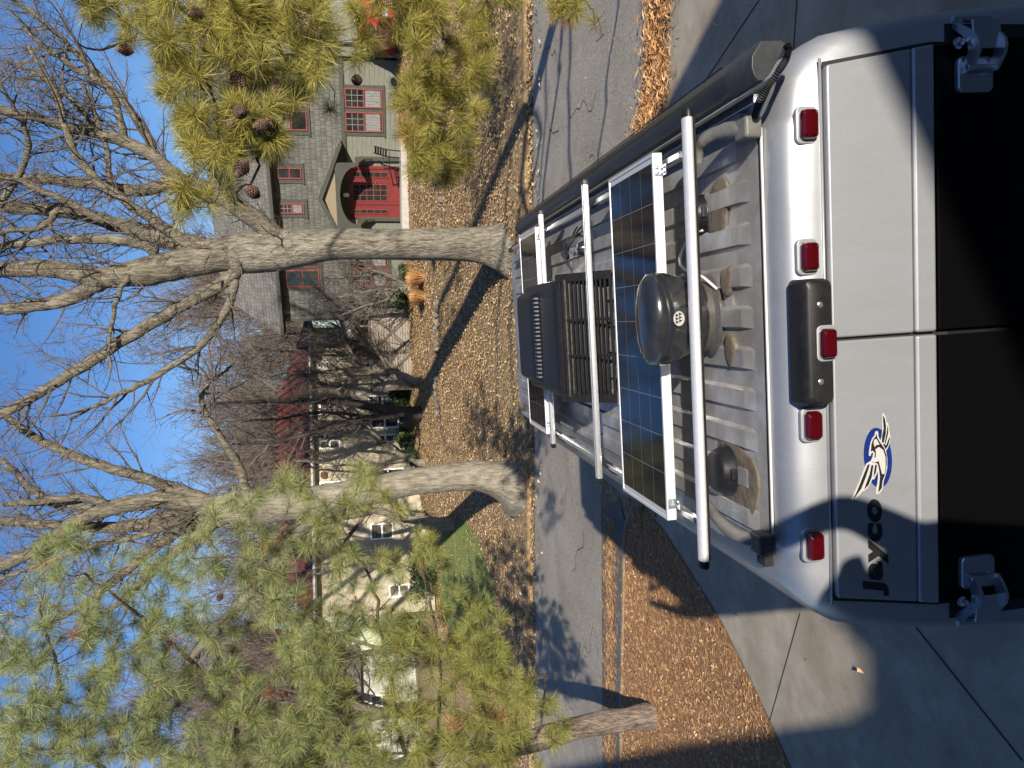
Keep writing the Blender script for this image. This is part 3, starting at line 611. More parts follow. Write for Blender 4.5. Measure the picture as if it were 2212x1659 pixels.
# round badge with a letter-like mark on the rear of the dome
bc = Vector((-.045, 2.645-.62*.1665, -1.032)); bn = Vector((0, -.93, -.36)).normalized(); bu = Vector((1, 0, 0)); bw = bn.cross(bu).normalized()
if bw.z < 0: bw = -bw
mb = MB(); mb.lathe([(0, 0), (.026, 0), (.026, .0012), (0, .0012)], bc+bn*.004, 28, ax=(bu, bw, bn)); bd = mb.build('badge', m_white, dome, recalc=True)
mb = MB()
for dz in (0, 1):
    for k in range(3):
        a = bc+bn*.0056+bu*(-.0175+k*.0118+dz*.004)+bw*(.016-dz*.0155); mb.add([a, a+bu*.0112, a+bu*.0056-bw*.0155], [(0, 1, 2)])
mb.build('badge_mark', m_ink, bd, recalc=False)
# vent caps
def ventcap(cx, cy, r):
    mb = MB(); mb.lathe([(0, -1.206), (r*1.02, -1.206), (r*1.02, -1.196), (r*.96, -1.190), (r*.80, -1.158), (r*.74, -1.149), (r*.70, -1.147), (0, -1.146)], (cx, cy, 0), 40); v = mb.build('vent_cap', m_black, van, smooth=35)
    mb = MB(); mb.box((cx-.02, cy-r*.98, -1.193), (cx+.02, cy-r*.55, -1.172)); mb.build('vent_latch', m_black, v, bevel=.005)
ventcap(-.60, 2.548, .094); ventcap(.33, 2.69, .07)
def blob(cx, cy, rx, ry, seed, z=-1.199, th=.008):
    rr = random.Random(seed); ph = [rr.uniform(0, 6.28) for _ in range(4)]; am = [.10, .07, .035, .02]; n = 48
    P = [(1+sum(am[k]*math.sin((k+2)*a+ph[k]) for k in range(4))) for a in [2*PI*i/n for i in range(n)]]
    rs = [[(cx+rx*P[i]*s*math.cos(2*PI*i/n), cy+ry*P[i]*s*math.sin(2*PI*i/n), zz) for i in range(n)] for s, zz in ((1, -1.209), (1, z), (.93, z+th*.7), (.6, z+th), (.1, z+th))]
    mb = MB(); mb.loft(rs); mb.build('sealant_patch', m_seal, van, smooth=60)
blob(-.615, 2.485, .155, .15, 2, th=.003); blob(.075, 2.50, .055, .045, 5); blob(-.165, 2.49, .055, .045, 8); blob(.33, 2.56, .10, .09, 11, th=.004)
# white cable between the dome and the panel, black cables at the rail
mb = MB(); mb.tube(smoothpath([(.05, 2.56, -1.19), (.10, 2.60, -1.15), (.14, 2.72, -1.13), (.20, 2.78, -1.15), (.26, 2.72, -1.17), (.27, 2.66, -1.19)], 5), .0055, 8); mb.build('cable', M_('white_cable', (.45, .44, .40), rough=.5), van, smooth=True)
mb = MB()
for k in range(5):
    r_ = random.Random(k); mb.tube(smoothpath([(.47+r_.uniform(-.03, .03), 4.3+k*.06, -1.19), (.42, 4.25+r_.uniform(0, .1), -1.13), (.36+r_.uniform(-.05, .05), 4.35, -1.10), (.33, 4.5, -1.15), (.40, 4.7+r_.uniform(0, .2), -1.18)], 5), .005, 6)
mb.build('cable', m_gapm, van, smooth=True)
for cx, cy in ((.36, 4.32), (.47, 3.45)):
    mb = MB(); mb.lathe([(0, 0), (.045, 0), (.045, .01), (.03, .04), (0, .045)], (cx, cy, -1.20), 14); mb.build('cable_gland', m_gloss, van, smooth=40)
# air conditioner
ax0, ax1 = -.485, .205
def rr3(x0, x1, y0, y1, z, r, slope=0.): return [(u, v, z+slope*(v-y0)) for u, v in rrect(x0, x1, y0, y1, r, 5)]
mb = MB(); mb.loft([rr3(ax0, ax1, 3.93, 5.0, -1.205, .06), rr3(ax0+.008, ax1-.008, 3.97, 4.98, -1.06, .06), rr3(ax0+.03, ax1-.03, 4.03, 4.92, -.955, .06), rr3(ax0+.05, ax1-.05, 4.06, 4.86, -.942, .05)])
ac = mb.build('air_conditioner', m_black, van, smooth=38)
mb = MB(); A = Vector((0, 3.80, -1.19)); B = Vector((0, 4.03, -.955))           # raked rear grille, real bars with gaps
up = (B-A); nrm = Vector((0, -up.z, up.y)).normalized()
def gp_(x, t, o_=0.): p = A+up*t+nrm*o_; return Vector((x, p.y, p.z))
def gbar(x0, x1, t0, t1, o0=-.012, o1=.004): mb.add([gp_(x, t, o_) for o_ in (o0, o1) for x, t in ((x0, t0), (x1, t0), (x1, t1), (x0, t1))], [(0,3,2,1),(4,5,6,7),(0,1,5,4),(1,2,6,5),(2,3,7,6),(3,0,4,7)])
gbar(ax0, ax0+.045, 0, 1.02); gbar(ax1-.045, ax1, 0, 1.02); gbar(ax0+.045, ax1-.045, .93, 1.02); gbar(ax0+.045, ax1-.045, 0, .05)
for x in (ax0+.25, ax0+.44): gbar(x-.008, x+.008, .05, .93)
for k in range(11): gbar(ax0+.045, ax1-.045, .085+.077*k+.02, .085+.077*k+.052)
mb.build('rear_grille', m_black, ac, bevel=.002)
mb = MB(); mb.box((ax0+.03, 3.99, -1.2), (ax1-.03, 4.02, -.985)); mb.build('condenser', M_('condenser_fins', (.035, .033, .03), (.10, .09, .075), 60, .5, .5), ac)
for sx in (ax0, ax1-.012):
    mb = MB(); mb.prism([(3.80, -1.195), (4.03, -1.195), (4.06, -.965), (4.03, -.953)], lambda u, v, w_: (w_, u, v), sx, sx+.012); mb.build('grille_cheek', m_black, ac, bevel=.004)
mb = MB(); mb.loft([rr3(ax0+.06, ax1-.06, 4.40, 5.02, -.95, .05), rr3(ax0+.09, ax1-.09, 4.52, 4.98, -.905, .05), rr3(ax0+.12, ax1-.12, 4.56, 4.94, -.900, .04)]); mb.build('top_cowl', m_black, ac, smooth=38)
mb = MB()
for k in range(20): mb.box((ax0+.105+k*.0245, 4.44, -.945), (ax0+.105+k*.0245+.011, 4.505, -.912))
mb.build('cowl_slots', M_('slot_lining', (.12, .125, .13), rough=.4, metal=.5), ac)
# awning with end caps, mounting rail, drain hose
cap = [VP(a, b, 1, 2.12) for a, b in ((1644, 85), (1690, 84), (1701, 91), (1684, 126), (1664, 160), (1650, 176), (1638, 177), (1628, 166), (1622, 145), (1623, 120))]
sec = [(p.x, p.z) for p in cap]; cxx = sum(p[0] for p in sec)/len(sec); czz = sum(p[1] for p in sec)/len(sec)
sc_ = lambda k: [(cxx+(a-cxx)*k, czz+(b-czz)*k) for a, b in sec]
mb = MB(); s1 = sc_(.955); mb.loft([[(a, y, b) for a, b in s1] for y in (2.24, 4.2, 5.93)]); aw = mb.build('awning', m_awn, van, smooth=50)
for y0, y1 in ((2.12, 2.29), (5.9, 6.0)):
    mb = MB(); mb.loft([[(a, y, b) for a, b in sc_(k)] for y, k in ((y0, .93), (y0+.012, 1.0), (y1, 1.0))]); mb.build('awning_end_cap', m_dgrey, aw, smooth=40, bevel=.002)
mb = MB(); t = smoothpath([(s1[0][0]*.985, 2.28, s1[0][1]+.001), (s1[0][0]*.985, 5.9, s1[0][1]+.001)], 2); mb.tube(t, .0022, 5); mb.tube([(s1[9][0]+.02, 2.28, s1[9][1]+.014), (s1[9][0]+.02, 5.9, s1[9][1]+.014)], .0025, 5); mb.build('awning_seam', m_gapm, aw)
mb = MB(); xi = min(a for a, b in sec); zl_ = min(b for a, b in sec); mb.box((xi-.012, 2.30, zl_-.03), (xi+.02, 5.9, zl_+.02)); mb.box((xi-.045, 2.40, zl_-.012), (xi-.012, 2.62, zl_+.02)); mb.build('awning_rail', m_hinge, aw, bevel=.003)
hp = [VP(1508.7+.16537*a, 54.9+.16537*b, 1, yy) for a, b, yy in ((1150, 260, 2.10), (1180, 320, 2.095), (1140, 450, 2.10), (1040, 610, 2.095), (920, 790, 2.12), (820, 950, 2.14), (780, 1040, 2.18), (740, 1180, 2.23), (710, 1290, 2.27))]
hp = smoothpath(hp, 14); mb = MB(); mb.tube(hp, [.0092+.0022*math.cos(k*PI) for k in range(len(hp))], 10); mb.build('drain_hose', m_gapm, aw, smooth=40)
# wheels and glass at the front (seen only from other positions)
for sg in (-1, 1):
    for y in (3.2, 7.2):
        mb = MB(); mb.lathe([(.0, -.11), (.34, -.11), (.36, -.07), (.36, .07), (.34, .11), (0, .11)], (XC+sg*.93, y, -3.36), 32, ax=((0,1,0),(0,0,1),(1,0,0))); wl = mb.build('wheel', m_tyre, van, smooth=40)
        mb = MB(); mb.lathe([(.0, .0), (.2, .0), (.21, .02), (0, .03)], (XC+sg*1.04, y, -3.36), 24, ax=((0,1,0),(0,0,1),(sg,0,0))); mb.build('rim', m_hinge, wl, smooth=40)
# ------------------------------------------------------------------ buildings across the street
class Facade:
    def __init__(s, name, Yl, Dl, Yr, Dr, Xb, label, cat):
        s.a = W(Xb, Yl, Dl); b = W(Xb, Yr, Dr); d = Vector((b.x-s.a.x, b.y-s.a.y, 0)); s.dir = d.normalized(); s.n = Vector((-s.dir.y, s.dir.x, 0))   # n points into the house
        s.o = Vector((s.a.x, s.a.y, s.a.z)); s.rot = Matrix((s.dir, s.n, Vector((0, 0, 1)))).transposed()
        s.root = empty(name, s.o, label, cat, rot=s.rot); OFF[name] = Vector((0, 0, 0)); OFF[s.root.name] = Vector((0, 0, 0))
        s.root.rotation_mode = 'XYZ'
    def f(s, X, Y, w=0.):             # picture point -> local (x, z) on the plane y = w
        d = ray(X, Y); p0 = s.o+s.n*w; t = (p0-CAM).dot(s.n)/d.dot(s.n); p = CAM+d*t-s.o; return p.dot(s.dir), p.z
    def box(s, mb, X0, X1, Y0, Y1, w0, w1, pl=0.):    # picture rectangle on plane pl
        c = [s.f(X, Y, pl) for X in (X0, X1) for Y in (Y0, Y1)]; ym = (Y0+Y1)/2; xm = (X0+X1)/2
        z0 = s.f(X1, ym, pl)[1]; z1 = s.f(X0, ym, pl)[1]; x1 = s.f(xm, Y0, pl)[0]; x0 = s.f(xm, Y1, pl)[0]
        mb.box((x0, w0, z0), (x1, w1, z1)); return x0, x1, z0, z1
    def rect(s, X0, X1, Y0, Y1, pl=0.):
        ym = (Y0+Y1)/2; xm = (X0+X1)/2; return s.f(xm, Y1, pl)[0], s.f(xm, Y0, pl)[0], s.f(X1, ym, pl)[1], s.f(X0, ym, pl)[1]
def window(F, r, par, frame, split=.5, grid_up=(3, 3), grid_lo=None, trim=None, curtain=None, t=.05, w=0.):
    x0, x1, z0, z1 = r; mb = MB()
    mb.box((x0, w-.03, z0), (x1, w+.02, z0+t)); mb.box((x0, w-.03, z1-t), (x1, w+.02, z1)); mb.box((x0, w-.03, z0+t), (x0+t, w+.02, z1-t)); mb.box((x1-t, w-.03, z0+t), (x1, w+.02, z1-t))
    zm = z0+(z1-z0)*split; mb.box((x0+t, w-.026, zm-t*.5), (x1-t, w+.016, zm+t*.5)); fr = mb.build('window', frame, par)
    mb = MB(); mb.box((x0+t*.9, w+.0, z0+t*.9), (x1-t*.9, w+.012, z1-t*.9)); mb.build('pane', m_pane, fr)
    mb = MB(); q = .016
    for g, a, b in ((grid_up, zm+t*.5, z1-t), (grid_lo, z0+t, zm-t*.5)):
        if g:
            for i in range(1, g[0]): x = x0+t+(x1-x0-2*t)*i/g[0]; mb.box((x-q*.5, w-.016, a), (x+q*.5, w-.001, b))
            for i in range(1, g[1]): z = a+(b-a)*i/g[1]; mb.box((x0+t, w-.014, z-q*.5), (x1-t, w-.001, z+q*.5))
    if mb.v: mb.build('muntins', m_muntin if frame is not m_whitep else m_whitep, fr)
    if curtain:
        for a, b in curtain:
            mb = MB(); mb.grid(24, 1, lambda u, v: (x0+t+(x1-x0-2*t)*u, w-.004-.003*math.sin(u*40), (z0+t)+(z1-z0-2*t)*(a+(b-a)*v))); mb.build('curtain', m_curtain, fr, recalc=False)
    return fr
GH = Facade('grey_house', 683, 34.4, 0, 28.7, 886, 'olive grey two-storey house with red door and red window frames, steep shingle roof', 'house')
g = GH.root
zE = GH.f(606, 660)[1]; zBelt = GH.f(752, 600)[1]; LX = GH.f(870, 115)[0]; RXX = GH.f(870, 127)[0]
ztop = zE+.10; zb = -.35; WD = 9.0
mb = MB(); mb.box((0, .03, zb), (LX+8, WD, ztop)); mb.build('wall', m_trimd, g)
def courses(mb, x0, x1, z0, z1, h, w, lip=.016):
    n = int((z1-z0)/h)+1
    for k in range(n):
        a = z0+k*h; b = min(z1, a+h)
        if b-a < .02: continue
        mb.add([(x0, w-lip, a), (x1, w-lip, a), (x1, w, b), (x0, w, b), (x0, w+.02, a), (x1, w+.02, a)], [(0, 1, 2, 3), (0, 4, 5, 1)])
mb = MB(); courses(mb, .0, RXX, zBelt, ztop, .215, -.05); mb.build('shake_siding', m_shake, g, recalc=False)
mb = MB(); courses(mb, .0, RXX, zb+.12, zBelt-.16, .19, .02); mb.build('lap_siding', m_lap, g, recalc=False)
mb = MB(); mb.box((-.02, -.065, zBelt-.16), (RXX, .03, zBelt)); mb.box((-.1, -.07, zb), (.02, .1, ztop)); mb.box((.02, -.03, zb), (RXX, .0, zb+.12)); mb.build('trim_boards', m_trimd, g)
# projecting garage wing at the right
mb = MB(); mb.box((RXX+.02, -.16, zb), (LX+8, .03, ztop+.3)); mb.build('garage_wall', m_trimd, g)
mb = MB(); courses(mb, RXX+.5, LX+8, zb+.1, ztop, .26, -.18); courses(mb, RXX+.03, RXX+.42, zb+.1, ztop, .2, -.18); mb.build('garage_siding', M_('pale_olive_siding', (.155, .16, .13), (.185, .19, .155), 3, .8), g, recalc=False)
mb = MB(); mb.tube([(RXX+.46, -.24, zb), (RXX+.46, -.24, ztop)], .05, 8); mb.tube([(RXX-.04, -.06, zb), (RXX-.04, -.06, ztop)], .045, 8); mb.build('downspout', m_gapm, g, smooth=True)
# roof, eaves, gutter
ridge_z = zE+3.15; ry = 4.4; OV = .55; LXo = -.55; t = .12
mb = MB()
eave = zE+.02
mb.add([(LXo, -OV, eave), (LX+8.5, -OV, eave), (LX+8.5, ry, ridge_z), (LXo, ry, ridge_z), (LX+8.5, WD+OV, eave), (LXo, WD+OV, eave)]+[(LXo, -OV, eave-t), (LX+8.5, -OV, eave-t), (LX+8.5, ry, ridge_z-t), (LXo, ry, ridge_z-t), (LX+8.5, WD+OV, eave-t), (LXo, WD+OV, eave-t)],
       [(0, 1, 2, 3), (3, 2, 4, 5), (6, 9, 8, 7), (9, 11, 10, 8), (0, 6, 7, 1), (0, 3, 9, 6), (3, 5, 11, 9), (1, 7, 8, 2), (2, 8, 10, 4), (4, 10, 11, 5)])
rf = mb.build('roof', m_roofs, g)
mb = MB(); mb.prism([(0, ztop-.05), (WD, ztop-.05), (ry, ridge_z-t-.05)], lambda u, v, w_: (w_, u, v), 0.0, .06); mb.build('gable_wall', m_shake, g)
mb = MB(); mb.box((LXo, -OV-.10, eave-.14), (LX+8.5, -OV, eave-.01)); mb.box((LXo, -OV, eave-.17), (LX+8.5, 0, eave-.135)); mb.build('gutter', m_trimd, rf, bevel=.01)
p = GH.f(597, 463, -.2); zz = eave+(ridge_z-eave)*.3
mb = MB(); q = .9; mb.tube([(p[0], q-OV, eave+(ridge_z-eave)*q/(ry+OV)-.02), (p[0], q-OV, eave+(ridge_z-eave)*q/(ry+OV)+.35)], .06, 10); mb.lathe([(0, 0), (.12, 0), (.12, .03), (0, .05)], (p[0], q-OV, eave+(ridge_z-eave)*q/(ry+OV)+.35), 12); mb.build('vent_pipe', m_hinge, rf, smooth=40)
# windows
def trimmed(X0, X1, Y0, Y1, wins, w):
    r = GH.rect(X0, X1, Y0, Y1, w); mb = MB(); mb.box((r[0], w-.02, r[2]), (r[1], w+.04, r[3])); mb.box((r[0]-.03, w-.05, r[2]-.05), (r[1]+.03, w+.03, r[2])); mb.build('window_surround', m_trimd, g)
    for (a, b, c, d, cur, gu) in wins: window(GH, GH.rect(a, b, c, d, w), g, m_redf, .5, gu, None, curtain=cur, t=.045, w=w-.03)
trimmed(738, 829, 183.5, 293.6, [(744.7, 826, 191, 233, [(.02, .46)], (3, 3)), (746, 827, 242, 284.7, [(.04, .46)], (3, 3))], .0)
trimmed(590, 665, 178, 291, [(592, 662, 185, 229, [(.0, 1.)], (3, 3)), (594, 663, 239, 281, [(.55, .95)], (3, 3))], -.07)
trimmed(596, 654, 353, 396, [(599, 651, 362, 386, None, None)], -.07)
trimmed(600, 661.7, 431, 470, [(603, 657, 438.7, 461, [(.05, .45)], (2, 3))], -.07)
trimmed(614, 693, 536, 626, [(618, 690, 583, 620, None, (1, 1)), (616, 688, 541, 577, None, (1, 1))], -.07)
trimmed(760, 842, 536, 624, [(765, 839, 583, 618, [(.05, .4)], (3, 3)), (764, 838, 541, 575, [(.05, .45)], (3, 3))], .0)
# front door with sidelights
r = GH.rect(754, 863, 361, 472); x0, x1, z0, z1 = r
mb = MB(); mb.box((x0, -.03, z0), (x1, .02, z1))
for X in (361, 392.5, 438, 466): xx = GH.f(810, X)[0]; mb.box((xx-.07, -.06, z0), (xx+.05, -.03, z1))
mb.box((x0, -.06, z1-.14), (x1, -.03, z1)); mb.build('door_surround', m_redp, g)
r2 = GH.rect(757, 862, 396, 436); mb = MB(); mb.box((r2[0], -.05, r2[2]), (r2[1], -.031, r2[3])); dr = mb.build('front_door', m_redp, g, bevel=.004)
def lites(X0, X1, Y0, Y1, nx, nz, par):
    a = GH.rect(X0, X1, Y0, Y1); mb = MB(); mb.box((a[0], -.058, a[2]), (a[1], -.0515, a[3])); pn = mb.build('door_glass', m_pane, par); mb = MB(); q = .022
    for i in range(nx+1): x = a[0]+(a[1]-a[0])*i/nx; mb.box((x-q*.5, -.072, a[2]), (x+q*.5, -.059, a[3]))
    for i in range(nz+1): z = a[2]+(a[3]-a[2])*i/nz; mb.box((a[0], -.070, z-q*.5), (a[1], -.059, z+q*.5))
    mb.build('door_muntins', m_redf, par)
lites(763, 836, 398, 433, 3, 5, dr); lites(763, 837, 452, 460, 1, 5, dr); lites(763, 837, 371, 382, 1, 5, dr)
p = GH.f(812, 394); mb = MB(); mb.lathe([(0, 0), (.03, 0), (.035, .03), (0, .05)], (p[0], -.05, p[1]), 12, ax=((1,0,0),(0,0,1),(0,-1,0))); mb.build('door_knob', M_('brass', (.5, .33, .1), rough=.3, metal=1.), dr, smooth=True)
# porch: gabled hood on brackets
PW = -1.25
pk = GH.f(684, 430, PW); rt = GH.f(729, 310, PW); xl = 2*pk[0]-rt[0]+.25; zl = rt[1]
mb = MB(); th = .13
for sx, (ex, ez) in ((1, rt), (-1, (xl, zl))):
    d = Vector((ex-pk[0], 0, ez-pk[1])).normalized(); nn = Vector((-d.z, 0, d.x)); nn = nn if nn.z > 0 else -nn
    a = Vector((pk[0], PW, pk[1])); b = Vector((ex, PW, ez)); mb.add([a, b, b-nn*th, a-Vector((0, 0, th*1.15)), a+Vector((0, -PW, 0)), b+Vector((0, -PW, 0)), b-nn*th+Vector((0, -PW, 0)), a-Vector((0, 0, th*1.15))+Vector((0, -PW, 0))], [(0,1,2,3),(4,7,6,5),(0,4,5,1),(1,5,6,2),(2,6,7,3),(3,7,4,0)])
ph = mb.build('porch_roof', m_roofs, g)
mb = MB()
for (ex, ez) in (rt, (xl, zl)):
    mb.add([(pk[0], PW-.03, pk[1]-.02), (ex, PW-.03, ez-.02), (ex, PW-.03, ez-.17), (pk[0], PW-.03, pk[1]-.22), (pk[0], PW+.03, pk[1]-.02), (ex, PW+.03, ez-.02), (ex, PW+.03, ez-.17), (pk[0], PW+.03, pk[1]-.22)], [(0,1,2,3),(4,7,6,5),(0,4,5,1),(1,5,6,2),(2,6,7,3),(3,7,4,0)])
mb.build('barge_board', m_trimd, ph)
zt = GH.f(727, 430, PW)[1]; hl = (pk[1]-zt)/(pk[1]-rt[1])
gx0 = pk[0]+(xl-pk[0])*hl*.9; gx1 = pk[0]+(rt[0]-pk[0])*hl*.9
mb = MB(); mb.prism([(gx0, zt), (gx1, zt), (pk[0], pk[1]-.3)], lambda u, v, w_: (u, w_, v), PW+.12, PW+.16); mb.build('gable_boards', m_tan, ph)
cx0 = GH.f(760, 360, PW)[0]; cx1 = GH.f(760, 488, PW)[0]; cx0, cx1 = min(cx0, cx1), max(cx0, cx1); za = GH.f(750, 430, PW)[1]; mid = (cx0+cx1)/2; hw = (cx1-cx0)/2
arch = [(cx0-.12, zt+.02), (cx1+.12, zt+.02), (cx1+.12, za-.35)]+[(mid+hw*.98*math.cos(a), za-.35+(zt-.14-za+.35)*math.sin(a)) for a in [PI*k/16 for k in range(17)]]+[(cx0-.12, za-.35)]
mb = MB(); mb.prism(arch, lambda u, v, w_: (u, w_, v), PW+.04, PW+.18); mb.build('arched_beam', m_trimd, ph)
for x in (cx0-.1, cx1+.02):
    mb = MB(); mb.prism([(0, za-.35), (PW+.05, za-.35), (PW+.05, za-.5), (-.35, za-.75), (-.1, za-1.1), (0, za-1.1)], lambda u, v, w_: (w_, u, v), x, x+.14); mb.build('porch_bracket', m_trimd, g, bevel=.02)
    mb = MB(); mb.box((x, -.12, z0), (x+.16, .0, za-.5)); mb.build('pilaster', m_trimd, g, bevel=.01)
# stoop and brick edge
a = GH.rect(864, 879, 305, 495, -1.3); mb = MB(); mb.box((a[0], -1.5, -.5), (a[1], 0, z0-.005)); mb.build('stoop', m_conc, g, bevel=.015)
b_ = GH.rect(880, 893, 250, 500, -1.9); mb = MB(); mb.box((b_[0], -2.0, -.9), (b_[1], -1.52, z0-.30)); mb.build('brick_edge', m_brick, g)
# objects by the door
p = GH.f(747, 418, -.2); lw = GH.o+GH.dir*p[0]+Vector((0, 0, p[1]))+GH.n*-.5
lt = empty('wall_lantern', lw, 'small glass lantern hanging under the arched porch hood above the red door', 'lantern')
mb = MB(); mb.box(lw+Vector((-.07, -.07, -.12)), lw+Vector((.07, .07, .10))); mb.build('lantern_glass', M_('frosted_glass', (.7, .68, .6), rough=.3), lt, bevel=.01)
mb = MB(); mb.lathe([(0, .1), (.1, .1), (.03, .16), (.012, .3), (0, .3)], lw, 8); mb.build('lantern_cap', m_iron, lt)
cw = GH.f(868, 345, -1.0); cb_ = GH.o+GH.dir*cw[0]+GH.n*-1.0+Vector((0, 0, z0))
ch = empty('patio_chair', cb_, 'black slatted metal armchair on the stoop right of the red door', 'chair')
D_, N_, Z_ = GH.dir, -GH.n, Vector((0, 0, 1)); face = (-D_*.75+N_*.6).normalized(); sd = face.cross(Z_).normalized()
def cp(a, b, c): return cb_+sd*a+face*b+Z_*c
mb = MB()
for i in range(5): mb.obox(cp(0, -.2+.1*i, .43), (sd, face, Z_), (.27, .035, .012))
mb.build('seat', m_iron, ch)
mb = MB()
for i in range(5): mb.obox(cp(0, -.27-.03*i, .55+.1*i), (sd, face*.25+Z_, face), (.25, .035, .012))
mb.build('backrest', m_iron, ch)
for sx in (-1, 1):
    mb = MB(); mb.tube([cp(sx*.27, .24, 0), cp(sx*.27, .24, .65)], .022, 6); mb.build('leg', m_iron, ch)
    mb = MB(); mb.tube([cp(sx*.27, -.22, 0), cp(sx*.27, -.27, .5), cp(sx*.26, -.42, 1.02)], .022, 6); mb.build('leg', m_iron, ch)
    mb = MB(); mb.obox(cp(sx*.27, .0, .66), (sd, face, Z_), (.03, .28, .012)); mb.build('armrest', m_iron, ch)
# ---------------------------------------------------- cream stucco house
CH = Facade('cream_house', 1320, 35., 640, 38.5, 912, 'cream stucco two-storey house with red clay tile roof behind the bare trees', 'house')
c = CH.root; ez = CH.f(668, 760)[1]; xr = CH.f(800, 705)[0]
mb = MB(); mb.box((0, 0, -.6), (xr, 9, ez)); mb.build('wall', m_stucco, c)
rz = ez+2.1
mb = MB(); mb.add([(-.6, -.6, ez), (xr+.6, -.6, ez), (xr-2.9, 4.5, rz), (2.6, 4.5, rz), (-.6, 9.6, ez), (xr+.6, 9.6, ez), (-.6, -.6, ez-.1), (xr+.6, -.6, ez-.1), (-.6, 9.6, ez-.1), (xr+.6, 9.6, ez-.1)], [(0, 1, 2, 3), (3, 2, 5, 4), (0, 3, 4), (0, 6, 7, 1), (0, 4, 8, 6), (1, 5, 2), (1, 7, 9, 5)]); rf = mb.build('roof', m_tile, c)
mb = MB()                                                   # rolls of the clay tiles
for k in range(int(xr/.36)):
    x = -.4+k*.36; q_ = max(.05, min(1, (x+.6)/3.2, (xr+.6-x)/3.5))
    mb.tube([(x, -.62, ez+.02), (x, -.6+5.1*q_, ez+(rz-ez)*q_)], .06, 5)
mb.build('tile_rolls', m_tile, rf, smooth=True)
mb = MB(); mb.box((-.6, -.70, ez-.12), (xr+.6, -.6, ez-.02)); mb.box((-.6, -.6, ez-.16), (xr+.6, 0, ez-.12)); mb.build('gutter', M_('dull_white_gutter', (.28, .28, .27), (.42, .42, .40), 1.5, .6), rf)
for (a, b, cc, d, gu, gl) in ((795, 856.5, 853, 883, (2, 3), (2, 3)), (799, 866, 938, 956, None, None), (800, 862, 901, 925, None, None), (683, 712, 781, 796, (1, 3), (1, 3)), (803, 873, 1012, 1030, None, None), (715, 745, 1199, 1235, None, None), (690, 735, 870, 895, (2, 2), (2, 2)), (690, 735, 950, 970, None, None), (690, 740, 1040, 1065, None, None), (840, 885, 1262, 1290, None, None), (700, 740, 712, 730, (2, 2), (2, 2)), (800, 850, 1130, 1165, None, None)):
    window(CH, CH.rect(a, b, cc, d), c, m_whitep, .5, gu, gl, t=.07)
# small tiled wing between the houses
wl = CH.rect(741, 905, 560, 733, -3.0)
mb = MB(); mb.box((wl[0]+.6, -3, -.6), (wl[1]+2, 0, wl[3]-.15)); mb.build('side_wing', m_stucco, c)
mb = MB(); pz = wl[3]; mb.add([(wl[0], -3.5, pz-.2), (wl[1]+2, -3.5, pz-.2+1.6), (wl[1]+2, 0, pz-.2+1.6), (wl[0], 0, pz-.2), (wl[0], -3.5, pz-.35), (wl[1]+2, -3.5, pz+1.25), (wl[1]+2, 0, pz+1.25), (wl[0], 0, pz-.35)], [(0, 1, 2, 3), (7, 6, 5, 4), (0, 4, 5, 1), (3, 2, 6, 7), (0, 3, 7, 4)]); mb.build('wing_roof', m_tile, c)
mb = MB(); mb.add([(wl[0]-.02, -3.54, pz-.22), (wl[1]+2, -3.54, pz+1.38), (wl[1]+2, -3.54, pz+1.22), (wl[0]-.02, -3.54, pz-.40), (wl[0]-.02, -3.51, pz-.22), (wl[1]+2, -3.51, pz+1.38), (wl[1]+2, -3.51, pz+1.22), (wl[0]-.02, -3.51, pz-.40)], [(0, 1, 2, 3), (4, 7, 6, 5), (0, 4, 5, 1), (3, 2, 6, 7)]); mb.build('wing_fascia', m_whitep, c)
# trellises and planting against the cream wall
for i, (xa, xb_, lab) in enumerate(((838, 872, 'low rusty wire trellis under the white-framed window of the cream house'), (925, 960, 'low rusty wire trellis left of the dark twin-trunked tree'))):
    rr_ = CH.rect(858, 900, xa, xb_, -.4); pl_ = CH.o+CH.dir*rr_[0]+CH.n*-.4+Vector((0, 0, rr_[2]-.3)); te = empty('trellis', pl_, lab, 'trellis', 'trellises by the cream house')
    mb = MB()
    for k in range(6): x = (rr_[1]-rr_[0])*k/5; mb.tube([pl_+CH.dir*x, pl_+CH.dir*x+Vector((0, 0, 1.3))], .015, 5)
    mb.build('uprights', m_woodd, te)
    mb = MB()
    for k in range(4): mb.tube([pl_+Vector((0, 0, .4+.28*k)), pl_+CH.dir*(rr_[1]-rr_[0])+Vector((0, 0, .4+.28*k))], .013, 5)
    mb.build('wires', m_woodd, te)
# grey wooden fence with X braces between the houses
fa = W(889, 838, 34.5); fb = W(889, 676, 33.6); fd = Vector((fb.x-fa.x, fb.y-fa.y, 0)); fl = fd.length; fd.normalize(); fn = Vector((-fd.y, fd.x, 0)); fz = min(fa.z, fb.z)-.1
fe = empty('wooden_fence', (fa.x, fa.y, fz), 'weathered grey board fence with dark X braces between the two houses', 'fence', rot=Matrix((fd, fn, Vector((0,0,1)))).transposed())
H_ = 1.85; mb = MB()
for k in range(16): mb.box((0, 0, .05+k*H_/16), (fl, .03, .05+(k+1)*H_/16-.014))
mb.build('boards', m_wood, fe)
nb = 2
for k in range(nb+1):
    mb = MB(); x = fl*k/nb; mb.box((x-.06, -.07, -.2), (x+.06, -.002, H_+.12)); mb.build('post', m_woodd, fe)
mb = MB(); mb.box((0, -.08, H_+.06), (fl, .06, H_+.14)); mb.box((0, -.05, .0), (fl, -.003, .1)); mb.build('rail', m_woodd, fe)
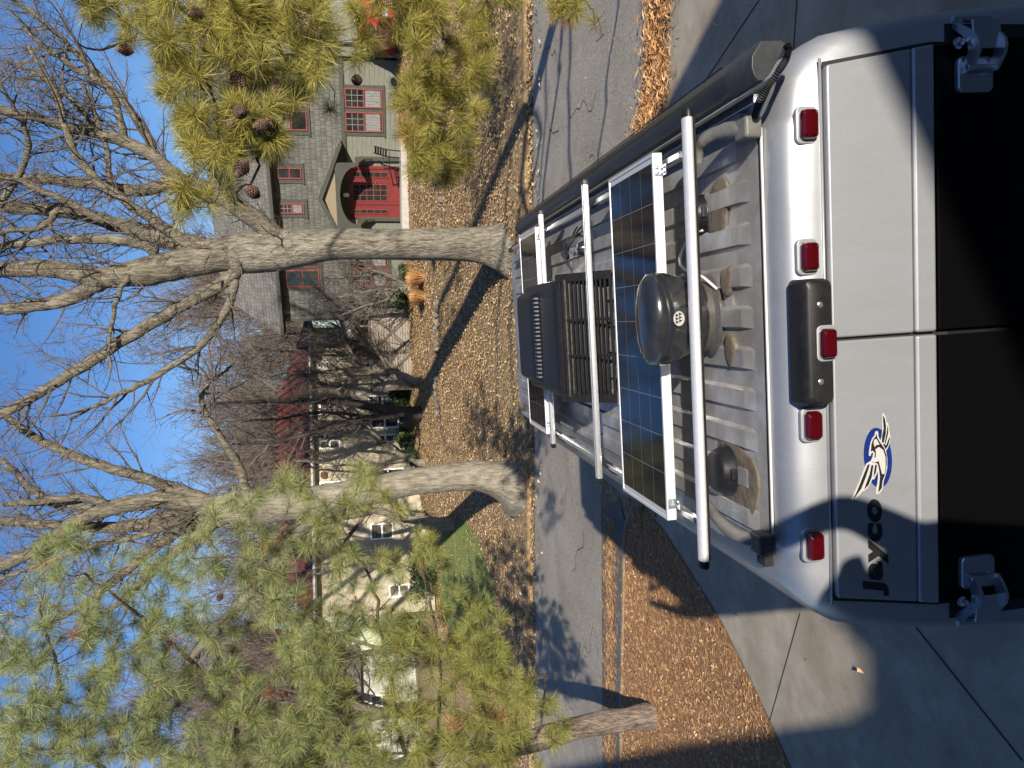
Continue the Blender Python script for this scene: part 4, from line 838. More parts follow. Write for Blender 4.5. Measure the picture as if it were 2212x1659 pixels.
for k in range(nb):
    a, b = fl*k/nb+.06, fl*(k+1)/nb-.06
    for s0, s1 in ((.1, H_), (H_, .1)):
        mb = MB(); d = Vector((b-a, 0, s1-s0)); L_ = d.length; mb.obox(((a+b)/2, -.03-(.012 if s0 < 1 else 0), (s0+s1)/2), (d, Vector((0, 1, 0)), d.cross(Vector((0, 1, 0)))), (L_/2, .012, .05)); mb.build('brace', m_woodd, fe)
# pale house far left behind the pine, seen in gaps
FH = Facade('pale_house', 1720, 46, 1400, 50, 900, 'pale clapboard house far behind the left pine, seen only in gaps', 'house')
mb = MB(); r = FH.rect(775, 905, 1400, 1720); mb.box((0, 0, -1), (r[1], 9, r[3])); mb.build('wall', M_('pale_clapboard', (.30, .295, .27), (.38, .37, .345), 2, .8, stretch=(1, 1, 8)), FH.root)
mb = MB(); zt_ = r[3]; mb.prism([(-.5, zt_-.2), (9.5, zt_-.2), (4.5, zt_+2.6)], lambda u, v, w_: (w_, u, v), -.5, r[1]+.5); mb.build('roof', m_roofs, FH.root)
for a, b in ((1420, 1445), (1500, 1530), (1580, 1610)): window(FH, FH.rect(800, 850, a, b), FH.root, m_whitep, .5, (2, 2), (2, 2), t=.08)
# low stone edging across the lawn
edge = [tuple(G(X, Y).xy) for X, Y in ((957, -40), (956, 60), (957, 160), (958, 250), (956, 330), (955, 420), (952, 500), (948, 640), (946, 760), (948, 900), (955, 1000), (966, 1080))]
se = empty('stone_edging', (*edge[5], gz(*edge[5])), 'low rough stone edging running across the leafy slope', 'stone edging')
mb = MB(); sp_ = smoothpath(edge, 26); rs = random.Random(4)
for i, p in enumerate(sp_):
    if noise.noise(Vector((i*.06, 0, 7))) < (-.05 if i < 9*26 else .15) or rs.random() < .25: continue
    z = gz(p[0], p[1]); a = rs.uniform(.06, .22); h = rs.uniform(.05, .17); cpt = Vector((p[0]+rs.uniform(-.08, .08), p[1]+rs.uniform(-.25, .25), z+h*.15)); rt_ = rs.uniform(0, 3)
    n = 8; rings = []
    for sc, zz in ((.8, -.15), (1, .2), (.85, .75), (.45, 1)):
        rings.append([cpt+Vector((math.cos(rt_+2*PI*k/n)*a*sc*rs.uniform(.8, 1.1), math.sin(rt_+2*PI*k/n)*a*.7*sc*rs.uniform(.8, 1.1), h*zz)) for k in range(n)])
    mb.loft(rings)
mb.build('stones', m_stone, se, smooth=50, kind='stuff')
mb = MB(); strip(mb, [Vector(p[:2]) for p in smoothpath([tuple(G(X, Y).xy) for X, Y in ((940, -60), (944, 60), (946, 180), (948, 300))], 6)], .9, .03, gz)
tag(mb.build('front_walk', m_kerb, recalc=False), kind='structure')
# ------------------------------------------------------------------ red car at the right edge
cc_ = W(905, -12, 26.5); cc_.z = gz(cc_.x, cc_.y)
cz = cc_.z
car = empty('parked_suv', cc_, 'red sport utility vehicle with roof rack parked facing the street before the garage', 'car')
def cs(yy, hw, pts): return [(cc_.x+hw*a, cc_.y+yy, cz+b) for a, b in pts]+[(cc_.x-hw*a, cc_.y+yy, cz+b) for a, b in pts[::-1]]
low = [(.9, .3), (1, .5), (1, .85), (.95, 1.0), (.5, 1.06)]; hi_ = [(.9, .3), (1, .5), (1, .9), (.96, 1.06), (.5, 1.10)]
mb = MB(); mb.loft([cs(-.03, .82, [(.9, .35), (1, .5), (1, .8), (.9, .9), (.5, .92)]), cs(.1, .9, low), cs(1.1, .93, hi_), cs(2.0, .93, hi_), cs(4.4, .93, hi_), cs(4.6, .88, low)]); mb.build('body', m_carred, car, smooth=40)
mb = MB(); mb.loft([cs(1.15, .84, [(.98, 1.06), (.9, 1.09), (.5, 1.1)]), cs(1.75, .80, [(.98, 1.06), (.86, 1.66), (.5, 1.70)]), cs(4.2, .80, [(.98, 1.06), (.86, 1.68), (.5, 1.72)]), cs(4.5, .80, [(.98, 1.06), (.9, 1.3), (.5, 1.32)])]); mb.build('cabin', m_carred, car, smooth=40)
def wsq(u, v): y = 1.19+.56*v; hw = .84*.93-(.10*v); return (cc_.x+hw*(2*u-1), cc_.y+y-.035, cz+1.10+.54*v)
mb = MB(); mb.grid(8, 4, wsq); mb.build('windscreen', m_pane, car, recalc=False)
for sx in (-1, 1):
    mb = MB(); mb.lathe([(0, -.06), (.12, -.04), (.13, .02), (.1, .05), (0, .06)], (cc_.x+sx*1.05, cc_.y+1.35, cz+1.15), 12, ax=((1,0,0),(0,0,1),(0,1,0))); mb.build('mirror', m_black, car, smooth=True)
    mb = MB(); mb.prism(rrect(cc_.x+sx*.72-.13, cc_.x+sx*.72+.13, cz+.68, cz+.86, .05), vy, cc_.y-.06, cc_.y+.04); mb.build('headlight', M_('headlight_glass', (.7, .72, .75), rough=.08, metal=.4), car, bevel=.01)
    mb = MB(); mb.tube([(cc_.x+sx*.62, cc_.y+1.9, cz+1.77), (cc_.x+sx*.62, cc_.y+4.1, cz+1.79)], .02, 6); mb.build('roof_rail', m_alu, car, smooth=True)
    for yy in (.85, 3.7):
        mb = MB(); mb.lathe([(0, -.11), (.33, -.11), (.35, 0), (.33, .11), (0, .11)], (cc_.x+sx*.84, cc_.y+yy, cz+.35), 24, ax=((0,1,0),(0,0,1),(1,0,0))); mb.build('wheel', m_tyre, car, smooth=40)
for yy in (2.1, 3.0, 3.9):
    mb = MB(); mb.tube([(cc_.x-.64, cc_.y+yy, cz+1.81), (cc_.x+.64, cc_.y+yy, cz+1.81)], .018, 6); mb.build('rack_bar', m_alu, car, smooth=True)
mb = MB()
for k in range(5): mb.box((cc_.x-.48, cc_.y-.045, cz+.52+k*.07), (cc_.x+.48, cc_.y-.0, cz+.55+k*.07))
mb.build('grille', m_hinge, car); 
# ------------------------------------------------------------------ bare trees
UPV = Vector((0, 0, 1))
def rand_perp(d, rr):
    a = Vector((rr.gauss(0, 1), rr.gauss(0, 1), rr.gauss(0, 1))); a -= d*a.dot(d); return a.normalized()
RMIN = [.0036]
def grow(mb, p, d, L, r, lev, rr, spread=.9, up=.12, dens=1., droop=0.):
    n = max(3, min(9, int(L/.22))); path = [p.copy()]; q = p.copy(); dd = d.normalized()
    for i in range(n):
        dd = (dd+rand_perp(dd, rr)*.16*(1.4 if lev == 0 else 1)+UPV*up*.5).normalized(); q = q+dd*(L/n); path.append(q.copy())
    rad = [max(RMIN[0], r*(1-.75*i/n)) for i in range(n+1)]
    mb.tube(path, rad, 6 if r > .03 else (4 if r > .012 else 3), caps=False)
    if lev <= 0: return
    k = int(dens*(3+L*2.4)); k = min(k, 14)
    for i in range(k):
        t = rr.uniform(.15, 1.0); j = min(n-1, int(t*n)); a = path[j].lerp(path[j+1], t*n-j)
        dj = (path[j+1]-path[j]).normalized(); nd = (dj*rr.uniform(.4, 1.)+rand_perp(dj, rr)*spread+UPV*up).normalized()
        grow(mb, a, nd, L*rr.uniform(.3, .62)*(1.1-.4*t), rad[j]*rr.uniform(.35, .6), lev-1, rr, spread, up, dens, droop)
def bare_tree(name, label, limbs, trunk, dep, seed, mt, ml, twigs=1.0, spawn=.42, tw_len=(.7, 2.2), group=None, jitter=1.6, lev=2, side=0):
    rr = random.Random(seed); bp = W(trunk[0][0], trunk[0][1], dep); 
    t0 = G(trunk[0][0], trunk[0][1]); gzv = gz(bp.x, bp.y)
    root = empty(name, (bp.x, bp.y, gzv), label, 'tree', group)
    def conv(pl, dj, lw=1.): return [(*W(a[0], a[1], dep+dj*k/max(1, len(pl)-1)), .5*a[2]*lw*dep/FPX) for k, a in enumerate(pl)]
    mb = MB(); sp = smoothpath(conv(trunk, 0), 5)
    first = sp[0].copy(); first[2] = min(first[2], gzv)-.25; first[3] *= 1.12; sp = [first]+sp
    P = [Vector(q[:3]) for q in sp]; ph = rr.uniform(0, 6)
    rings = []
    for i, q in enumerate(sp):
        n = 22; r_ = q[3]; fl = math.exp(-max(0, P[i].z-gzv)/.30)
        rings.append([P[i]+Vector((math.cos(a), math.sin(a), 0))*r_*(1+.035*math.sin(3*a+ph+i*.15)+.02*math.sin(7*a-i*.3)+fl*(.22*max(0, math.sin(5*a+ph))+.08)) for a in [2*PI*k/n for k in range(n)]])
    mb.loft(rings); mb.build('trunk', mt, root, smooth=60)
    allp = []; mb = MB()
    for li, l in enumerate(limbs):
        dj = rr.uniform(-jitter, jitter) if li else 0; sp = smoothpath(conv(l, dj, 1.18), 5); P = [Vector(q[:3]) for q in sp]; rad = [q[3] for q in sp]
        wob = [Vector((0, 0, 0))]+[Vector((rr.gauss(0, .014), rr.gauss(0, .014), rr.gauss(0, .014))) for _ in P[1:]]
        P = [a+b for a, b in zip(P, wob)]
        mb.tube(P, rad, 10); allp.append((P, rad))
    mb.build('limbs', ml, root, smooth=70)
    mb = MB()
    for P, rad in allp:
        for i in range(len(P)-1):
            sl = (P[i+1]-P[i]); k = sl.length/spawn*twigs; k = int(k)+(rr.random() < k % 1)
            for _ in range(k):
                t = rr.random(); a = P[i].lerp(P[i+1], t); dj = sl.normalized()
                nd = (dj*rr.uniform(.3, 1.)+rand_perp(dj, rr)*1.0+UPV*.25).normalized(); L_ = rr.uniform(*tw_len)*(.6+.6*i/len(P))
                grow(mb, a+nd*rad[i]*.5, nd, L_, min(rad[i]*.45, .010+.012*L_), lev, rr, .9, .10)
    mb.build('twigs', m_twig, root, recalc=False)
    return root
def PL(s): return [tuple(float(v) for v in a.split(',')) for a in s.split()]
bare_tree('bare_tree', 'largest bare tree, furrowed grey trunk in front of the grey house, forking into many limbs',
  [PL(s) for s in ('520,570,26 486,610,24 400,655,22 347,689,21 198,778,19 129,823,17 0,895,15 -120,950,10', '506,606,16 496,655,14 436,744,12 317,823,10 240,860,7 150,905,4',
   '560,545,70 476,552,56 397,570,52 322,585,50 223,598,36 100,580,30 0,582,26 -150,580,16', '260,592,30 223,608,26 150,645,24 60,662,22 0,668,20 -140,690,12', '480,545,40 397,526,36 322,506,32 223,476,26 124,456,24 0,446,20 -140,430,12',
   '340,545,18 278,521,17 149,516,15 0,530,12 -120,520,8', '650,548,40 600,515,38 545,470,34 480,425,30 420,400,26 377,388,24', '385,390,24 298,411,21 198,397,20 99,387,18 0,382,16 -140,372,9',
   '385,385,24 340,345,23 298,318,22 213,288,19 124,268,16 0,233,12 -130,200,7', '268,300,13 238,198,11 149,139,9 50,60,6', '347,347,14 298,258,13 238,188,11 149,99,9 74,30,7 0,-20,5',
   '427,538,20 347,486,18 273,436,16 198,377,14 149,300,11 120,200,9 60,100,6', '213,292,12 180,240,10 120,190,9 60,150,7 0,130,5', '240,430,11 235,380,10 225,300,8 180,180,6', '223,476,14 150,440,12 60,400,9 -40,380,6', '300,560,10 255,640,8 235,740,6 240,800,4',
   '0,446,12 60,330,9 40,250,7 0,180,5', '124,456,12 90,490,10 20,500,8 -60,520,6')],
  PL('1114,548,122 1092,543,100 1050,532,82 1000,527,72 900,527,67 800,527,65 720,529,66 660,536,76 600,541,88 540,545,86 500,548,74'), 19.3, 11, m_bark, m_limb, 1.5, .27)
bare_tree('bare_tree', 'bare tree with smooth grey trunk leaning left, before the cream house and green lawn patch',
  [PL(s) for s in ('500,1092,44 454,1090,34 353,1080,31 252,1095,28 166,1125,26 101,1176,23 0,1226,20 -120,1290,12', '474,1090,24 403,1065,21 302,1030,18 202,1000,16 101,959,14 30,914,12 10,898,10', '490,1100,40 429,1105,34 353,1122,30 277,1137,22 151,1137,18 0,1125,14 -100,1120,8',
   '480,1115,30 439,1135,27 383,1146,25 328,1186,20 242,1256,16 176,1307,12 100,1350,8', '470,1120,22 444,1146,19 393,1181,17 323,1241,14 272,1292,10 200,1340,7', '545,1085,18 534,1065,16 514,1004,14 474,939,11 434,863,9 454,828,7 500,790,5',
   '680,1100,26 640,1160,22 590,1226,20 514,1307,18 454,1377,15 353,1488,11 300,1540,7', '200,1098,16 106,1080,14 60,1050,11 25,1010,9 -20,980,7', '252,1095,13 180,1075,12 60,1085,10 0,1090,8', '440,1100,14 330,1150,11 200,1180,10 80,1220,8 0,1250,6', '453,828,6 420,800,5 380,790,4')],
  PL('1092,1052,110 1075,1040,84 1040,1030,70 1000,1030,62 900,1040,58 800,1060,62 700,1078,64 600,1092,66 540,1095,70 490,1098,64 460,1100,50'), 20.8, 23, m_bark2, m_limb, 1.35, .29)
bare_tree('bare_tree', 'dark twin-trunked tree close before the cream wall, right of the trellis',
  [PL(s) for s in ('840,885,20 800,878,16 740,868,13 670,866,11 600,866,9 520,868,6 450,872,4', '855,893,16 800,903,12 740,915,11 690,930,10 640,945,8 580,955,6 500,960,4', '760,868,9 735,840,7 690,830,6 640,800,4', '790,900,7 700,890,6 600,905,5 520,910,4')],
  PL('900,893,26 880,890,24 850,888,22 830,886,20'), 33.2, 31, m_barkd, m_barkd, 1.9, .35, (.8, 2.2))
bare_tree('bare_tree', 'small brown-barked tree forking low before the X-braced fence',
  [PL(s) for s in ('860,805,9 820,802,8 790,806,7 750,808,6 690,803,4 640,800,3', '860,803,8 830,775,7 815,765,6 770,762,5 700,760,3', '800,800,6 770,780,5 740,730,4 700,710,3', '840,800,6 800,740,5 750,700,3', '770,806,5 720,850,4 680,870,3')],
  PL('897,822,12 880,812,11 860,806,10'), 32.8, 37, m_bark2, m_limb, 3.0, .3, (.5, 1.6), side=1)
bare_tree('bare_tree', 'small pale-barked ornamental tree spreading before the left corner of the grey house',
  [PL(s) for s in ('880,620,8 850,600,7 810,585,6 770,570,5 720,560,3', '878,624,8 840,625,7 800,630,6 745,640,5 700,650,3', '860,622,6 830,650,5 790,660,4 740,680,3', '870,618,6 830,590,5 770,600,4 700,600,3')],
  PL('897,632,11 888,626,10 880,622,9'), 30.5, 41, m_bark2, m_limb, 3.2, .28, (.5, 1.5), side=1)
bare_tree('bare_tree', 'slim pale-barked tree leaning beside the smooth-trunked tree at left of the lawn',
  [PL(s) for s in ('880,1122,16 820,1105,13 780,1110,11 700,1130,8 640,1150,6 560,1190,4', '880,1125,10 850,1090,8 800,1060,6 740,1050,4', '790,1108,8 740,1180,6 690,1240,4')],
  PL('952,1132,26 930,1126,20 900,1124,17 880,1122,16'), 29.5, 43, m_bark2, m_limb, 2.2, .3, (.5, 1.8))
RMIN[0] = .0036
bare_tree('bare_tree', 'pale leaning multi-stemmed tree against the cream wall, nearest the smooth grey trunk',
  [PL(s) for s in ('885,990,9 850,975,8 810,955,7 770,950,6 700,945,5 620,930,3', '888,992,8 840,1000,6 780,1005,5 700,1000,4 600,990,3', '860,982,6 800,930,5 740,900,4 680,880,3')],
  PL('903,1000,14 895,996,11 888,992,10'), 34., 47, m_bark2, m_limb, 1.8, .3, (.6, 1.7))
bare_tree('bare_tree', 'thin dark multi-stemmed tree rising between the fence and the cream house window',
  [PL(s) for s in ('880,770,8 830,772,7 780,765,6 720,768,5 640,760,4 560,755,3', '882,768,6 820,750,5 760,735,5 700,725,4 620,720,3', '850,771,5 790,790,5 720,800,4 640,810,3')],
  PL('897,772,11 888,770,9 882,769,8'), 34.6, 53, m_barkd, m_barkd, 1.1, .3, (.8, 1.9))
def far_tree(Xt, Yc, Xb, wd, dep, seed, label, mat=None, n=24):   # rounded bare crown far behind
    rr = random.Random(seed); bt = W(Xb, Yc, dep); RMIN[0] = .008; root = empty('background_tree', (bt.x, bt.y, gz(bt.x, bt.y)), label, 'tree', 'bare trees behind the houses')
    H = W(Xt, Yc, dep).z-gz(bt.x, bt.y); mb = MB(); b0 = Vector((bt.x, bt.y, gz(bt.x, bt.y)-.1)); tp = [b0+Vector((rr.uniform(-.2, .2)*k, rr.uniform(-.2, .2)*k, H*.13*k)) for k in range(5)]
    mb.tube(tp, [H*.019*(1-.1*k) for k in range(5)], 10); mb.build('trunk', m_barkd, root, smooth=True)
    mb = MB(); hw = wd*dep/FPX
    for k in range(n):
        a = 2*PI*k/n*1.618; t = rr.uniform(.2, 1); s = tp[1+int(t*2.99)]; d = Vector((math.cos(a)*rr.uniform(.2, .8), math.sin(a)*rr.uniform(.2, .8), rr.uniform(.6, 1.3))).normalized()
        grow(mb, s, d, min(H-s.z+b0.z, H*.62)*rr.uniform(.7, 1.), H*.009, 3, rr, .75, .16, .8)
    mb.build('crown', mat or m_twigr, root, recalc=False)
for i, (Xt, Yc, Xb, wd, dep, lab) in enumerate(((455, 745, 900, 90, 50, 'bare reddish-twigged tree behind the gap between the houses, nearest the grey gable'),
     (420, 870, 900, 90, 48, 'bare reddish-twigged tree rising behind the ridge of the cream house, middle of the row'), (400, 985, 900, 90, 49, 'bare reddish-twigged tree behind the cream house, above the smooth-trunked tree'),
     (430, 1180, 900, 100, 52, 'bare background tree behind the left half of the cream roof'), (380, 1400, 900, 100, 50, 'bare background tree left of the cream house, behind the pine'),
     (250, 1540, 900, 110, 46, 'tall bare background tree behind the upper left pine branches'), (330, 620, 880, 110, 58, 'bare background tree peeking over the grey roof ridge'), (470, 1660, 900, 100, 44, 'bare background tree at the far left edge'))):
    far_tree(Xt, Yc, Xb, wd, dep, 100+i, lab)
RMIN[0] = .004
# ------------------------------------------------------------------ shrubs by the houses
def shrub(cx, cy, w_, h, seed, label, mat=m_shrub, n=900):
    r = np.random.default_rng(seed); z0_ = gz(cx, cy); root = empty('shrub', (cx, cy, z0_), label, 'shrub')
    d = r.normal(size=(n, 3)); d /= np.linalg.norm(d, axis=1)[:, None]; rad = r.random(n)**.4; lump = 1+.25*np.sin(d[:, 0]*5+seed)+.2*np.sin(d[:, 2]*6)
    c_ = np.array([cx, cy, z0_+h*.5])+d*np.stack([w_*.5*rad*lump, w_*.5*rad*lump, h*.5*rad*lump], 1); u = r.normal(size=(n, 3)); u /= np.linalg.norm(u, axis=1)[:, None]; v = np.cross(u, d); s_ = .05+.05*r.random(n)
    np_mesh('foliage', np.stack([c_-u*s_[:, None], c_+v*s_[:, None]*.6, c_+u*s_[:, None], c_-v*s_[:, None]*.6], 1).reshape(-1, 3), np.arange(4*n).reshape(n, 4), mat, root)
    mb = MB(); rr = random.Random(seed)
    for k in range(7): grow(mb, Vector((cx, cy, z0_)), Vector((rr.uniform(-.6, .6), rr.uniform(-.6, .6), 1)), h*.8, .02, 1, rr)
    mb.build('stems', m_twig, root, recalc=False)
for i, (X, Y, dep, w_, h, lab) in enumerate(((898, 858, 36.2, 1.2, 1., 'dark evergreen shrub under the white-framed window of the cream house'), (900, 885, 35.8, .8, .8, 'dark evergreen shrub at the foot of the twin-trunked tree'),
     (905, 945, 35.8, 1.3, 1.0, 'dark evergreen shrub left of the twin-trunked tree'), (908, 990, 35.4, .9, .6, 'low dark shrub right of the smooth grey trunk against the cream wall'), (880, 650, 33., .8, .7, 'small green shrub at the left corner of the grey house'), (882, 590, 32.4, .8, .5, 'low green shrub below the left windows of the grey house'),
     (875, 1235, 34, 2.2, 1.5, 'dense dark evergreen shrub before the left end of the cream house'))):
    p = W(X, Y, dep); shrub(p.x, p.y, w_, h, 50+i, lab, n=int(700*w_*h)+250)
# dormant brown ornamental grass and vines under the left windows of the grey house
def tuftplant(X, Y, dep, h, w_, seed, label, mat, n=700):
    r = np.random.default_rng(seed); p = W(X, Y, dep); z0_ = gz(p.x, p.y); root_ = empty('dormant_plant', (p.x, p.y, z0_), label, 'plant')
    a = r.random(n)*2*np.pi; q = r.random(n)*w_*.25; lean = r.random(n)*w_; b0 = np.stack([p.x+np.cos(a)*q, p.y+np.sin(a)*q, np.full(n, z0_)], 1); tip = b0+np.stack([np.cos(a)*lean, np.sin(a)*lean, h*(.5+.5*r.random(n))], 1)
    s_ = np.stack([-np.sin(a), np.cos(a), np.zeros(n)], 1)*.008; md = (b0+tip)/2; md[:, 2] += h*.15
    V = np.stack([b0-s_, b0+s_, md+s_, md-s_, tip, tip], 1).reshape(-1, 3)[:, :]; F = []
    k = np.arange(n)*6; F = np.stack([np.stack([k, k+1, k+2, k+3], 1), np.stack([k+3, k+2, k+4, k+5], 1)], 1).reshape(-1, 4)
    np_mesh('blades', V, F, mat, root_)
tuftplant(912, 600, 29.3, .8, .6, 1, 'tan dormant ornamental grass right of the largest trunk base wall, by the stone edging', m_straw)
tuftplant(908, 640, 29.6, .7, .6, 2, 'tan dormant plant clump near the left corner of the grey house', m_straw)
tuftplant(905, 300, 27.5, .7, .7, 3, 'brown dormant plant clump before the lower right windows of the grey house', m_leaf, 500)
tuftplant(930, 545, 26.5, .5, .5, 4, 'brown dormant plant clump on the slope behind the largest trunk', m_leaf, 500)
# ------------------------------------------------------------------ pines
def tuft_var(r, n, L, wd):            # a brush of long needles around +z
    th = (r.random(n)**.75)*1.72+.08; ph = r.random(n)*2*np.pi; back = r.random(n)
    d = np.stack([np.sin(th)*np.cos(ph), np.sin(th)*np.sin(ph), np.cos(th)], 1); b0 = np.stack([np.zeros(n), np.zeros(n), -back*L*.55*(th/1.2).clip(0, 1)], 1)
    l = L*(.75+.35*r.random(n)); side = np.cross(d, np.array([0, 0, 1.])); side /= (np.linalg.norm(side, axis=1)[:, None]+1e-9); rot = r.random(n)*2*np.pi
    nn = np.cross(side, d); side = side*np.cos(rot)[:, None]+nn*np.sin(rot)[:, None]
    m = b0+d*l[:, None]*.55; tip = b0+d*l[:, None]; tip[:, 2] -= 0; 
    droop = np.zeros((n, 3)); return b0, m, tip, side*wd, l
def pine(name, label, base_xyz, trunk, limbs, regions, tuft, mat, seed, needles=70, bark=m_pbark, cones=(), deadr=(), crown=(), nw=.0014, mat2=None, zs=5.):
    r = np.random.default_rng(seed); rr = random.Random(seed); root = empty(name, base_xyz, label, 'tree')
    mb = MB(); sp = smoothpath(trunk, 5); P = [Vector(q[:3]) for q in sp]
    rings = []
    for i, q in enumerate(sp): rings.append([P[i]+Vector((math.cos(a), math.sin(a), 0))*q[3]*(1+.06*math.sin(4*a+i)+.03*math.sin(9*a+i*2)) for a in [2*PI*k/20 for k in range(20)]])
    mb.loft(rings); mb.build('trunk', bark, root, smooth=60); TP = P
    mb = MB(); LP = []
    for l in limbs:
        w0 = W(*l[0][:3]); tj = min(TP, key=lambda q: abs(q.z-(w0.z-.35))) if l[0][1] < 0 else None
        s_ = smoothpath(([(tj.x, tj.y, tj.z, l[0][3]*1.2)]+[(*(tj.lerp(w0, f_)+Vector((rr.gauss(0, .22), rr.gauss(0, .25), rr.gauss(-.1, .22)))), l[0][3]) for f_ in (.25, .5, .75)] if tj is not None else [])+[(*(W(a, b, c_)+Vector((rr.gauss(0, .10), rr.gauss(0, .12), rr.gauss(0, .10)))), d_*.72) for a, b, c_, d_ in l], 6); s_ = [q+np.array([rr.gauss(0, .018), rr.gauss(0, .018), rr.gauss(0, .018), 0]) for q in s_]; P = [Vector(q[:3]) for q in s_]; mb.tube(P, [q[3] for q in s_], 7)
        LP += [np.array([*q[:3], q[3]]) for q in s_]
    LPa = np.array(LP); mb.build('limbs', m_ptwig, root, smooth=70)
    mbt = MB(); V = []; Vd = []; V2 = []; base_var = [tuft_var(r, needles, tuft, nw) for _ in range(6)]
    nodes = [LPa]
    cand = []
    for (poly, n, d0, d1) in regions:
        poly = [(a, b) for a, b in poly]; xs_ = [a for a, b in poly]; ys_ = [b for a, b in poly]; k = 0; tr = 0
        while k < n and tr < n*30:
            tr += 1; X = r.uniform(min(xs_), max(xs_)); Y = r.uniform(min(ys_), max(ys_))
            if not inside(np.array([X]), np.array([Y]), poly)[0]: continue
            if noise.noise(Vector((X*.011, Y*.011, seed))) < -.12 and r.random() < .75: continue
            k += 1; dep = r.uniform(d0, d1); cand.append(W(X, Y, dep))
    for cx, cy, czz_, rad_, n in crown:
        for _ in range(n): v = r.normal(size=3); v *= rad_*r.random()**.45/np.linalg.norm(v); cand.append(Vector((cx+v[0], cy+v[1], czz_+v[2]*.8)))
    if True:
        for c_ in cand:
            A = np.concatenate(nodes) if len(nodes) > 1 else nodes[0]
            dist = np.linalg.norm(A[:, :3]-np.array(c_), axis=1); j = int(dist.argmin()); a = Vector(A[j, :3]); gap = (c_-a).length
            # several brushes cluster on one shoot
            mid = a.lerp(c_, .5)+Vector((rr.gauss(0, .06), rr.gauss(0, .06), -.06*gap)); pth = smoothpath([tuple(a), tuple(mid), tuple(c_)], 4)
            mbt.tube([Vector(q) for q in pth], [min(A[j, 3]*.7, .004+.007*gap)*(1-.6*i/8) for i in range(len(pth))], 4, caps=False)
            nodes[0] = np.concatenate([nodes[0], np.array([[*pth[5], .006], [*pth[7], .005]])])
            ax = (c_-mid).normalized(); kind = r.random()
            for q in range(1+int(r.random() < .7)+int(r.random() < .45)):
                ax2 = (ax+Vector((rr.gauss(0, .5), rr.gauss(0, .5), rr.gauss(.12, .4)))).normalized() if q else (ax+UPV*.25).normalized()
                org = c_ if q == 0 else mid.lerp(c_, rr.uniform(.4, 1.)); e = org+ax2*(0 if q == 0 else rr.uniform(.05, .16))
                if q: mbt.tube([org, e], [.004, .003], 3, caps=False)
                M = np.array(ax2.to_track_quat('Z', 'Y').to_matrix()); b0, m_, tp, sd_, l_ = base_var[r.integers(6)]; s = r.uniform(.75, 1.15); g_ = np.array([0, 0, -.10*tuft])
                b_ = (b0*s) @ M.T+np.array(e); mm = (m_*s) @ M.T+np.array(e)+g_*.25; tt_ = (tp*s) @ M.T+np.array(e)+g_; ss_ = sd_ @ M.T
                tri = np.stack([b_-ss_*.7, b_+ss_*.7, mm+ss_, mm-ss_, tt_, ], 1)
                (Vd if kind < .012 else (V2 if (mat2 is not None and c_.z+rr.gauss(0, .7) < zs) else V)).append(tri.reshape(-1, 3))
    mbt.build('twigs', m_ptwig, root, recalc=False)
    for arr, nm, mt in ((V, 'needles', mat), (V2, 'needles', mat2), (Vd, 'dead_needles', m_dead)):
        if not arr: continue
        A = np.concatenate(arr); n = len(A)//5; k = np.arange(n)*5
        F = np.concatenate([np.stack([k, k+1, k+2], 1), np.stack([k, k+2, k+3], 1), np.stack([k+3, k+2, k+4], 1)])
        np_mesh(nm, A, F, mt, root)
    for (X, Y, dep, s) in cones: cone_at(root, W(X, Y, dep), s, rr)
    return root
CONE = []
def cone_at(root, p, s, rr):
    if not CONE:
        mb = MB(); mb.lathe([(0, 0), (.012, .005), (.02, .03), (.018, .06), (.006, .09), (0, .092)], (0, 0, 0), 8)
        for k in range(95):
            t = k/95; z = .008+.082*t; a = k*2.39996; rad = .034*math.sin(PI*(.16+.80*t))**.8; d = Vector((math.cos(a), math.sin(a), .15-.5*(t-.5))).normalized(); sd = Vector((-math.sin(a), math.cos(a), 0)); u = d.cross(sd)
            c0 = Vector((0, 0, z)); mb.add([c0-sd*.003, c0+sd*.003, c0+d*rad+sd*.0075, c0+d*rad*1.08-u*.004, c0+d*rad-sd*.0075, c0+d*rad*.9+u*.005], [(0, 1, 2, 5), (0, 5, 4), (5, 2, 3, 4), (0, 4, 3, 2, 1)])
        CONE.append(mb)
    mb = CONE[0]; me = getattr(mb, 'me', None)
    if me is None:
        o = mb.build('pine_cone', m_cone, root, recalc=False, off=Vector((0, 0, 0))); mb.me = o.data
    else: o = bpy.data.objects.new('pine_cone', me); COL.objects.link(o); o.parent = root
    o.location = p-OFF[root.name]; o.scale = (s, s, s); o.rotation_euler = (rr.uniform(1.2, 3.4), rr.uniform(-1, 1), rr.uniform(0, 6))
pb = G(1415, 1548); pd = pb.y
tk = [(pb.x, pb.y, pb.z-.2, .22)]+[(*W(a, b, pd), c_) for a, b, c_ in ((1400, 1547, .19), (1350, 1554, .17), (1270, 1567, .165), (1150, 1600, .16), (1020, 1640, .15), (900, 1668, .145), (650, 1700, .13), (350, 1740, .11), (0, 1780, .08))]
